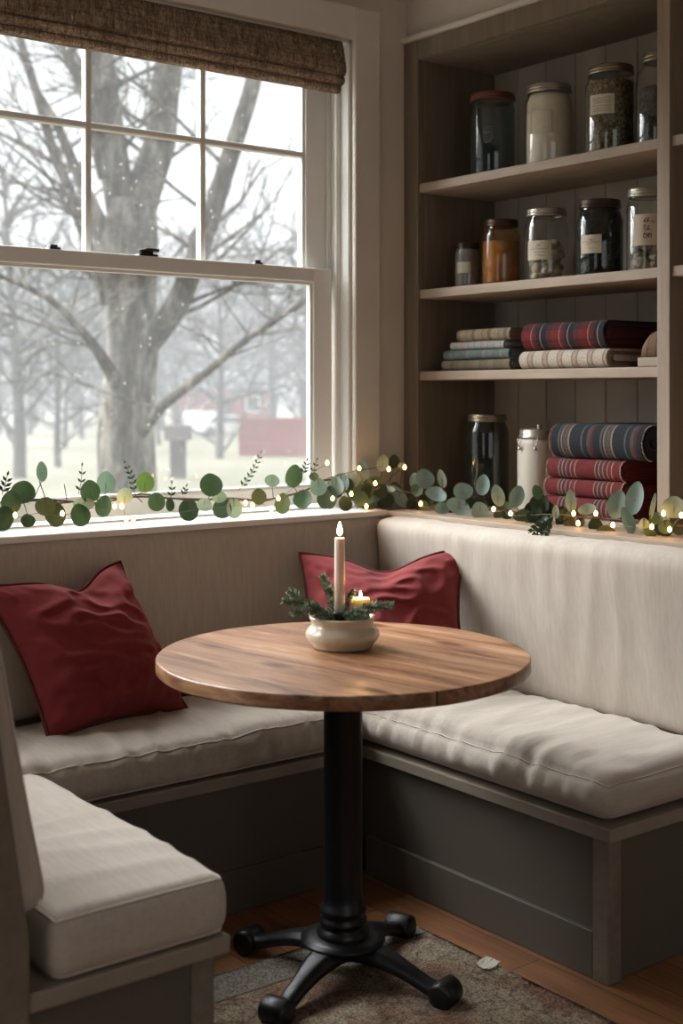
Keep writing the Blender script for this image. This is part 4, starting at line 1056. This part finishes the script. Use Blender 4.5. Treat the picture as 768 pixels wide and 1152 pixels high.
# small bare twigs
for (a, b) in (((75, 564), (60, 575)), ((75, 562), (72, 545)), ((110, 566), (84, 586)), ((60, 572), (30, 560)), ((55, 575), (44, 541)), ((150, 559), (160, 565)), ((368, 538), (430, 525)), ((430, 549), (450, 528)), ((430, 549), (395, 572))):
    A, B = gpt(*a), gpt(*b, .02); tube(bm, [A - G0, (A + B) / 2 - G0 + Vector((0, 0, .005)), B - G0], .0014, 5)
leaves = [  # px, py, width, height, turn (deg), tone
(26,554,24,22,10,'g'),(13,565,20,22,0,'g'),(4,584,23,25,0,'g'),(47,531,11,20,0,'t'),(51,570,20,18,20,'o'),(31,586,15,13,0,'d'),(61,578,21,27,-15,'d'),(101,553,20,21,0,'g'),(90,580,20,22,-10,'g'),(119,543,19,21,0,'t'),(95,567,22,12,0,'p'),(117,570,17,21,10,'g'),(140,558,16,15,0,'p'),(163,543,18,20,0,'b'),(176,565,17,18,0,'g'),(191,568,9,13,0,'d'),
(237,546,23,23,0,'g'),(212,574,20,22,0,'d'),(230,568,15,13,20,'p'),(250,572,19,20,0,'d'),(263,572,16,20,0,'t'),(246,559,15,12,0,'p'),(291,559,15,16,0,'o'),(306,541,15,12,10,'t'),(330,536,18,22,10,'g'),(318,567,16,20,0,'g'),(341,562,20,19,0,'g'),(358,548,17,17,0,'t'),(353,536,10,8,0,'o'),(371,560,15,22,0,'d'),(378,547,18,18,0,'t'),
(383,544,18,20,0,'t'),(396,540,15,15,20,'t'),(409,528,9,20,-12,'t'),(430,521,12,16,15,'t'),(443,520,12,14,0,'d'),(452,524,9,7,0,'p'),(477,539,20,19,0,'t'),(466,541,10,15,0,'t'),(497,539,9,18,-12,'p'),(491,556,22,14,15,'t'),(449,559,13,25,-38,'t'),(437,550,13,6,10,'p'),(520,553,21,17,-10,'t'),(516,570,25,16,28,'t'),(497,572,15,12,0,'t'),(543,546,14,20,5,'t'),(540,576,17,19,-20,'t'),(365,561,15,20,0,'d'),(388,567,14,15,0,'d'),(420,556,20,14,0,'d'),(413,566,16,14,40,'d'),(433,567,15,12,0,'d'),(405,554,13,12,0,'d'),
(560,558,13,21,-15,'t'),(581,559,15,22,20,'t'),(607,586,25,20,0,'g'),(607,567,20,18,30,'d'),(598,573,16,14,0,'d'),(604,554,11,14,-20,'g'),(616,573,13,16,0,'d'),(642,564,11,22,-5,'t'),(625,576,7,13,0,'p'),(660,573,18,11,-12,'t'),(632,583,14,22,0,'d'),(642,601,15,19,-10,'o'),(681,602,22,18,0,'o'),(694,568,19,28,10,'t'),(714,561,18,32,8,'t'),(706,586,13,27,-12,'t'),(734,570,5,26,10,'p'),(758,571,24,21,0,'t'),(724,592,12,15,0,'p'),(764,593,16,16,0,'d'),(650,590,14,12,0,'d'),(670,592,14,11,30,'d'),(590,578,14,10,0,'d'),(568,570,14,10,-20,'d'),(480,562,14,12,10,'d'),(465,566,16,12,-10,'d'),(530,566,12,10,0,'d'),
(785,585,20,20,0,'t'),(800,600,18,18,10,'g'),(815,590,20,22,-8,'t'),(-15,570,22,22,0,'g'),(-30,580,20,20,0,'t'),(-45,566,20,22,0,'g'),(748,597,14,12,0,'d'),(738,583,14,12,0,'g')]
groups = {k: bm_new() for k in LEAF}
def leaf(bmx, C, w, h, turn, nrm, cup=.12):
    nrm = nrm.normalized(); u = nrm.cross(UP).normalized() * -1; v = nrm.cross(u).normalized()
    if v.z < 0: v = -v
    t = radians(turn); a = u * cos(t) - v * sin(t); b = u * sin(t) + v * cos(t)
    ctr = bmx.verts.new(C - nrm * cup * .25 * w); prev = None; n = 18; R1 = []; R2 = []
    for i in range(n):
        th_ = 2 * pi * i / n; x_, y_ = cos(th_), sin(th_)
        tip = 1 + .10 * max(0, y_) ** 6 ; k = (x_ * w / 2) * (1 - .05 * y_)
        for (rad, L_, dz) in ((.55, R1, .6), (1, R2, 1)):
            cz = cup * w * (rad * abs(x_)) ** 2 - cup * .25 * w * (1 - rad) ; L_.append(bmx.verts.new(C + a * k * rad + b * (y_ * h / 2 * tip) * rad + nrm * cz))
    for i in range(n):
        j = (i + 1) % n; bmx.faces.new((ctr, R1[i], R1[j])); bmx.faces.new((R1[i], R2[i], R2[j], R1[j]))
for _ in range(46):  # extra leaves, mostly dark, their colour standing in for foliage in shadow
    a_ = rr.choice((rr.uniform(360, 480), rr.uniform(360, 470), rr.uniform(585, 640), rr.uniform(470, 770)))
    b_ = [p for p in stem_px if p[0] >= a_][0][1] + rr.uniform(-6, 12)
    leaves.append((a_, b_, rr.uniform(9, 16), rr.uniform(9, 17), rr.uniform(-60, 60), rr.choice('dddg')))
for i, (px_, py_, w, h, t, tone) in enumerate(leaves):
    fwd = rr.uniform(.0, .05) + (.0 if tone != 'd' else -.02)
    C = gpt(px_, py_, fwd); 
    if C.z < .995: C.z = .997 + rr.random() * .004 if fwd < .03 else C.z
    Z = (C - CAM).dot(FW); W_, H_ = w / F * Z * 1.15, h / F * Z * 1.15
    nv = (CAM - C).normalized(); nv = (nv + RT * rr.uniform(-.35, .35) + UP * rr.uniform(-.2, .35)).normalized()
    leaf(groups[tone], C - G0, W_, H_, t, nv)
    S0 = min(stem, key=lambda q_: (q_ - C).length)
    base_ = C - UP * H_ * .45 * (1 if C.z > S0.z else -1)
    if (S0 - base_).length < .12: tube(bm, [S0 - G0, (S0 + base_) / 2 - G0 + Vector((0, 0, .003)), base_ - G0, C - G0], [.0014, .0012, .001, .0006], 5)
mkobj('stem', bm, MAT['twig'], gar)
names = {'t': 'blue_green_leaves', 'g': 'green_leaves', 'd': 'dark_leaves', 'o': 'olive_leaves', 'b': 'bright_green_leaves', 'p': 'pale_leaves'}
for k, b_ in groups.items(): mkobj(names[k], b_, LEAF[k], gar, smooth=True)
# feathery fern-like sprigs
def fern(a, b, n, ll, out=.02, mat='d', start=.15, wid=.42):
    A, B = gpt(*a, out), gpt(*b, out); bmf = bm_new(); d = B - A; L = d.length; nv = (CAM - A).normalized()
    s = d.cross(nv).normalized()
    tube(bmf, [A - G0, (A + B) / 2 - G0 + s * L * .05, B - G0], [.0011, .0009, .0006], 5)
    for k in range(n):
        t = start + (1 - start) * k / (n - 1)
        for sg in ((-1, 1) if k < n - 1 else (0,)):
            p0 = A + d * t + s * L * .05 * sin(pi * t); dr = (d.normalized() * .75 + s * sg * .75 + nv * rr.uniform(-.3, .3)).normalized(); l_ = ll * (1 - .3 * t)
            side = dr.cross(nv).normalized() * l_ * wid / 2
            v = [bmf.verts.new(x_ - G0) for x_ in (p0, p0 + dr * l_ * .45 + side, p0 + dr * l_, p0 + dr * l_ * .45 - side, p0 + dr * l_ * .5 - nv * l_ * .06)]
            for f in ((0, 1, 4), (1, 2, 4), (2, 3, 4), (3, 0, 4)): bmf.faces.new([v[z_] for z_ in f])
    return mkobj('fern_sprig', bmf, LEAF[mat], gar)
fern((2, 556), (8, 536), 4, .026); fern((88, 556), (92, 525), 4, .020); fern((152, 556), (141, 522), 6, .020); fern((192, 560), (193, 545), 3, .020); fern((205, 557), (209, 548), 3, .018)
fern((268, 552), (293, 510), 8, .020, mat='g'); fern((340, 534), (345, 519), 4, .022); fern((350, 532), (356, 518), 3, .018)
fern((622, 580), (594, 606), 7, .026, .13, wid=.7); fern((618, 584), (611, 613), 6, .024, .13, wid=.7); fern((612, 586), (600, 611), 5, .022, .135, wid=.7); fern((410, 560), (422, 552), 4, .020)
mkobj
# fairy lights
fl = thing('fairy_lights', 'string of small warm fairy lights wound through the garland', 'string lights', gpt(384, 578))
L0 = fl.location.copy()
bulbs = [(-30, 578), (17, 580), (70, 578), (129, 570), (137, 570), (142, 584), (150, 584), (276, 566), (284, 569), (305, 573), (313, 561), (368, 521), (374, 561), (395, 556), (404, 527), (412, 570), (422, 544), (437, 528), (455, 526), (473, 567), (555, 573), (574, 578), (645, 578), (650, 589), (670, 578), (689, 591), (733, 593), (746, 578), (753, 596), (766, 580), (790, 596), (815, 600)]
wp = []
for i, (a, b) in enumerate(bulbs):
    C = gpt(a, b, .048); wp.append(C - L0 - Vector((0, 0, .006)))
    if i + 1 < len(bulbs): wp.append((C + gpt(bulbs[i + 1][0], bulbs[i + 1][1], .03)) / 2 - L0 + Vector((rr.uniform(-.01, .01), rr.uniform(-.01, .01), rr.uniform(-.006, .012))))
bm = bm_new(); tube(bm, catmull(wp, 4), .0008, 5); mkobj('wire', bm, MAT['wire'], fl)
for a, b in bulbs:
    C = gpt(a, b, .048) - L0; bm = bm_new(); lathe(bm, [(0, -.007), (.0038, -.005), (.0054, 0), (.0048, .004), (.0026, .0075), (0, .0095)], 12, C)
    mkobj('bulb', bm, MAT['bulb'], fl, smooth=True)

# ------------------------------------------------------------------ outside
GZ = -1.2
mgd = M('wet_winter_lawn', rough=1.0); mgd.col(mgd.mix(mgd.ramp(mgd.noise(.12, 4, .6), [(.35, (.075, .072, .036)), (.65, (.118, .104, .062))]), mgd.ramp(mgd.noise(2.5, 4), [(.3, (.85, .85, .85)), (.7, (1.1, 1.1, 1.1))]), 1, 'MULTIPLY'))
bm = bm_new(); vs = [bm.verts.new(p) for p in ((-150, .25, GZ), (300, .25, GZ), (300, 330, GZ), (-150, 330, GZ))]; bm.faces.new(vs)
mkobj('ground', bm, mgd.m, kind='structure')
mb = M('grey_bark', rough=.95)
mb.col(mb.ramp(mb.noise(3.0, 6, .7, (1.6, 1.6, .5)), [(.38, (.03, .026, .021)), (.5, (.09, .079, .066)), (.60, (.24, .215, .18))])); mb.bump(mb.noise(6, 6, .7, (2, 2, .6)), .8, .05)
mb2 = var('misty_bark', (.06, .056, .052, 1), .2, 1.5, .95)
def br_path(bmx, pts, r0, r1, n):
    N = len(pts); tube(bmx, pts, [r0 + (r1 - r0) * i / (N - 1) for i in range(N)], n, cap=False)
def grow(bmx, p, d, L, r, depth, rg, droop=0.0, seg=4):
    """recursive bare branch"""
    pts = [p]; q = p.copy(); dd = d.normalized()
    for i in range(seg):
        dd = (dd + Vector((rg.uniform(-1, 1), rg.uniform(-1, 1), rg.uniform(-.7, .9))) * .20).normalized()
        q = q + dd * L / seg; pts.append(q.copy())
    br_path(bmx, pts, r, r * .45, 5 if r > .02 else 3)
    if depth <= 0: return
    for k in range(3 if depth > 1 else 4):
        t = rg.uniform(.25, 1); i = min(seg - 1, int(t * seg)); s = pts[i].lerp(pts[i + 1], t * seg - i)
        ax = dd.orthogonal().normalized(); ax.rotate(Matrix.Rotation(rg.uniform(0, 2 * pi), 3, dd)); nd = (dd * .8 + ax * rg.uniform(.5, .95)).normalized()
        grow(bmx, s, nd, L * rg.uniform(.45, .68), r * .48, depth - 1, rg, seg=3)
def limb(bmx, pxs, n=14, zoff=0.0):
    """pxs: (px, py, Z, radius m)"""
    P_ = catmull([PZ(a, b, Z) for a, b, Z, r in pxs], 5); Rr = catmull([Vector((r, 0, 0)) for *_, r in pxs], 5)
    P_ = [p + Vector(mn.noise_vector(p * 1.3)) * .03 for p in P_]
    tube(bmx, P_, [v.x for v in Rr], n, cap=True); return P_, [v.x for v in Rr]
bm = bm_new(); rg = random.Random(5); k = .0095
gp = PZ(142, 443, 14)
limbs = []
trunk = [(143, 720, 14, .52), (142, 660, 14, .40), (143, 560, 14, .325), (142, 500, 14, .31), (145, 440, 14, .285), (150, 390, 14, .27), (148, 340, 14, .27), (148, 270, 14, .285), (150, 225, 14, .25)]
limb(bm, trunk, 22)
limbs.append(limb(bm, [(143, 270, 14, .16), (134, 215, 14, .165), (122, 130, 13.8, .15), (112, 62, 13.7, .13), (98, -40, 13.5, .11), (80, -170, 13.4, .07)]))
limbs.append(limb(bm, [(150, 270, 14, .18), (165, 200, 14.1, .19), (180, 150, 14.2, .17), (190, 73, 14.4, .155), (205, -30, 14.5, .12), (215, -160, 14.6, .07)]))
limbs.append(limb(bm, [(152, 400, 14, .16), (180, 370, 13.8, .13), (203, 335, 13.7, .125), (222, 285, 13.6, .11), (250, 208, 13.4, .10), (284, 94, 13.2, .085), (300, 0, 13.1, .06), (330, -120, 13, .03)]))
limbs.append(limb(bm, [(146, 400, 14, .12), (138, 350, 13.9, .12), (123, 300, 13.8, .12), (113, 255, 13.8, .10), (90, 200, 13.6, .06), (68, 150, 13.5, .05), (40, 100, 13.4, .03)]))
limbs.append(limb(bm, [(140, 450, 14, .10), (120, 412, 13.6, .070), (100, 378, 13.3, .045), (60, 340, 13, .034), (0, 310, 12.6, .026), (-60, 290, 12.3, .02)]))
limbs.append(limb(bm, [(150, 500, 14, .10), (175, 466, 13.6, .058), (215, 432, 13.3, .046), (260, 396, 13.0, .036), (300, 368, 12.8, .029), (345, 338, 12.5, .028), (390, 318, 12.3, .015)]))
limbs.append(limb(bm, [(122, 340, 14, .07), (95, 265, 14.2, .062), (78, 215, 14.3, .06), (58, 165, 14.5, .058), (38, 100, 14.6, .052), (22, 40, 14.7, .045), (8, -40, 14.8, .03)]))
limbs.append(limb(bm, [(118, 200, 13.8, .06), (98, 120, 13.6, .06), (75, 60, 13.5, .05), (55, 10, 13.4, .04), (30, -50, 13.3, .02)]))
for pts, rs in limbs:
    for q in range(13):
        i = rg.randint(6, len(pts) - 2); d = (pts[i + 1] - pts[i]).normalized(); ax = (RT * rg.choice((-1, 1)) + FW * rg.uniform(-.6, .6) + UP * rg.uniform(-.1, .5)).normalized()
        grow(bm, pts[i], (d * .5 + ax).normalized(), rg.uniform(.7, 1.5), min(rs[i] * .35, .028), 3, rg)
o = mkobj('old_tree', bm, mb.m, smooth=True, offset=(gp.x, gp.y, GZ))
tag(o, 'big bare old tree with forked trunk close outside the window', 'tree')

def tree_mesh(seed, hgt, r, depth=4):
    rg = random.Random(seed); bm = bm_new(); pts = [Vector((0, 0, -.2))]; d = Vector((rg.uniform(-.06, .06), rg.uniform(-.06, .06), 1)); q = Vector((0, 0, 0)); pts.append(q.copy())
    for i in range(7):
        d = (d + Vector((rg.uniform(-1, 1), rg.uniform(-1, 1), .3)) * .07).normalized(); q = q + d * hgt * .8 / 7; pts.append(q.copy())
    tube(bm, pts, [r * (1 - .1 * i) for i in range(9)], 9)
    for i in range(2, 9):
        for k in range(4 if i > 2 else 2):
            a = rg.uniform(0, 2 * pi); nd = Vector((cos(a), sin(a), rg.uniform(.35, 1.1))).normalized()
            grow(bm, pts[i].lerp(pts[i - 1], rg.random()), nd, hgt * rg.uniform(.18, .30) * (1.15 - .05 * i), r * .33, depth - 1, rg)
    me = bpy.data.meshes.new('bare_tree'); bm.to_mesh(me); bm.free(); me.materials.append(mb2); me.shade_smooth(); return me
protos = [tree_mesh(s, h_, r_) for s, h_, r_ in ((1, 11, .20), (2, 12, .24), (3, 10, .17))]
def put_tree(px_, Z, i, s, label, group=None, rz=0):
    p = PZ(px_, 443, Z); o = bpy.data.objects.new('bare_tree', protos[i]); COL.objects.link(o); o.location = (p.x, p.y, GZ); o.scale = (s, s, s); o.rotation_euler = (0, 0, rz)
    tag(o, label, 'tree', group); return o
put_tree(65, 46, 2, .9, 'slim dark bare tree standing on the lawn left of the big old tree', rz=1)
put_tree(22, 40, 1, 1.0, 'pale leaning bare tree at the far left of the lawn', rz=2.4)
put_tree(247, 52, 0, 1.0, 'bare tree in front of the red brick building', rz=4)
rg = random.Random(21)
for row, (Z, n, s) in enumerate(((62, 7, 1.0), (78, 8, 1.15), (98, 9, 1.35), (125, 9, 1.6))):
    for i in range(n):
        px_ = -30 + 400 * (i + rg.uniform(.2, .8)) / n
        if row == 0 and 180 < px_ < 330: continue
        put_tree(px_, Z * rg.uniform(.94, 1.06), rg.randint(0, 2), s * rg.uniform(.85, 1.15), 'bare grey tree in the misty wood beyond the lawn', 'bare trees of the misty wood', rg.uniform(0, 6))
# hazy rise behind the wood
bm = bm_new(); n = 60; A = []; B = []
for i in range(n + 1):
    p = PZ(-500 + 1500 * i / n, 443, 185); A.append(bm.verts.new((p.x, p.y, GZ))); q = PZ(-500 + 1500 * i / n, 443, 260); B.append(bm.verts.new((q.x, q.y, 21 + 7 * mn.noise(Vector((i * .2, 0, 0))))))
for i in range(n): bm.faces.new((A[i], A[i + 1], B[i + 1], B[i]))
mkobj('hillside', bm, var('wooded_hillside', (.05, .048, .048, 1), .3, .25, 1.0), kind='structure')

mbk = var('faded_red_brick', (.22, .034, .026, 1), .12, 2, .9); mroof = var('grey_roof_shingle', (.07, .07, .072, 1), .1, 2, .9)
def brick_house(px_, Z, w, d, h, roof, label):
    p = PZ(px_, 443, Z); root = thing('brick_building', label, 'building', (p.x, p.y, GZ), -YAW)
    mkobj('wall', Box((-w / 2, 0, 0), (w / 2, d, h)), mbk, root)
    bm = bm_new(); prism(bm, [(-.4, h), (d + .4, h), (d / 2, h + roof)], 'x', -w / 2 - .4, w / 2 + .4); mkobj('roof', bm, mroof, root)
    for xx in (.38,):
        bm = bm_new(); box(bm, (w * xx - .5, -.05, h * .45), (w * xx + .5, .0, h * .85)); f = mkobj('window', bm, MAT['sash'], root)
        mkobj('pane', Box((w * xx - .4, -.06, h * .49), (w * xx + .4, -.05, h * .81)), MAT['black_metal'], f)
    mkobj('door', Box((-.1, -.05, 0), (.9, 0, 2.0)), MAT['black_metal'], root)
brick_house(245, 88, 6.2, 8, 2.9, 1.6, 'red brick building with a grey roof far beyond the lawn')
p = PZ(322, 443, 54); wl = mkobj('brick_wall', box(Box((-2.0, 0, 0), (5.5, .35, 1.45)), (-2.06, -.05, 1.45), (5.56, .40, 1.58)), mbk); wl.location = (p.x, p.y, GZ); wl.rotation_euler = (0, 0, -YAW - .12)
tag(wl, 'low red brick wall at the right edge of the lawn', 'wall')
p = PZ(200, 443, 40); ps_ = thing('notice_post', 'brown wooden post with a pale board on the lawn, right of the old tree', 'post', (p.x, p.y, GZ), -YAW)
mkobj('post', Box((-.24, -.1, 0), (.24, .2, 1.15)), var('brown_post_wood', (.035, .024, .021, 1), .1, 3, .9), ps_, bevel=.02)
mkobj('board', Box((-.40, -.16, 1.15), (.40, .26, 1.62)), var('pale_board', (.11, .09, .085, 1), .1, 3, .9), ps_, bevel=.02)
# cars
mc = M('white_car_paint', (.85, .85, .85, 1), .3).m; mgl = M('dark_car_glass', (.03, .035, .04, 1), .1).m; mty = M('tyre_rubber', (.02, .02, .02, 1), .9).m
def car(px_, Z, label, rz, s=1.0, kind=0):
    p = PZ(px_, 443, Z); root = thing('car', label, 'car', (p.x, p.y, GZ), rz)
    body = [(-2.1, .28), (2.1, .28), (2.15, .62), (1.9, .85), (1.15, .93), (.55, 1.38), (-1.0, 1.42), (-1.75, .98), (-2.12, .88)] if kind == 0 else [(-2.1, .28), (2.1, .28), (2.12, .8), (1.6, 1.0), (1.1, 1.65), (-2.0, 1.7), (-2.12, .9)]
    bm = bm_new(); prism(bm, [(a * s, b * s) for a, b in body], 'y', -.85 * s, .85 * s); mkobj('body', bm, mc, root, bevel=.06)
    bm = bm_new(); gw = [(1.0, .95), (.5, 1.3), (-.95, 1.33), (-1.5, .97)] if kind == 0 else [(1.35, 1.05), (1.0, 1.52), (-.2, 1.55), (-.2, 1.05)]
    prism(bm, [(a * s, b * s) for a, b in gw], 'y', -.862 * s, .862 * s); mkobj('side_window', bm, mgl, root)
    for xx in (-1.3, 1.3):
        for sg in (-1, 1):
            bm = bm_new(); lathe(bm, [(0, -.1), (.3, -.1), (.33, -.06), (.33, .06), (.3, .1), (0, .1)], 20); bm.transform(Matrix.Translation((xx * s, sg * .80 * s, .33 * s)) @ Matrix.Rotation(pi / 2, 4, 'X') @ Matrix.Scale(s, 4)); mkobj('wheel', bm, mty, root, smooth=True)
car(256, 80, 'white low car parked before the red brick building', -YAW + .25, .9)
car(231, 82, 'white van parked left of the low car, seen end-on', -YAW + 1.3, .9, 1)
# haze over the lawn
mh = bpy.data.materials.new('winter_mist'); mh.use_nodes = True; t = mh.node_tree; t.nodes.clear()
o_ = t.nodes.new('ShaderNodeOutputMaterial'); v_ = t.nodes.new('ShaderNodeVolumeScatter'); v_.inputs['Color'].default_value = (.40, .41, .42, 1); v_.inputs['Density'].default_value = .007
t.links.new(v_.outputs[0], o_.inputs['Volume'])
c_ = PZ(200, 443, 110)
hz = mkobj('mist', Box((-70, -98, 0), (70, 70, 30)), mh); hz.location = (c_.x, c_.y, GZ - .5); hz.rotation_euler = (0, 0, -YAW)
tag(hz, 'thin winter mist hanging over the lawn and wood', 'mist', kind='stuff')
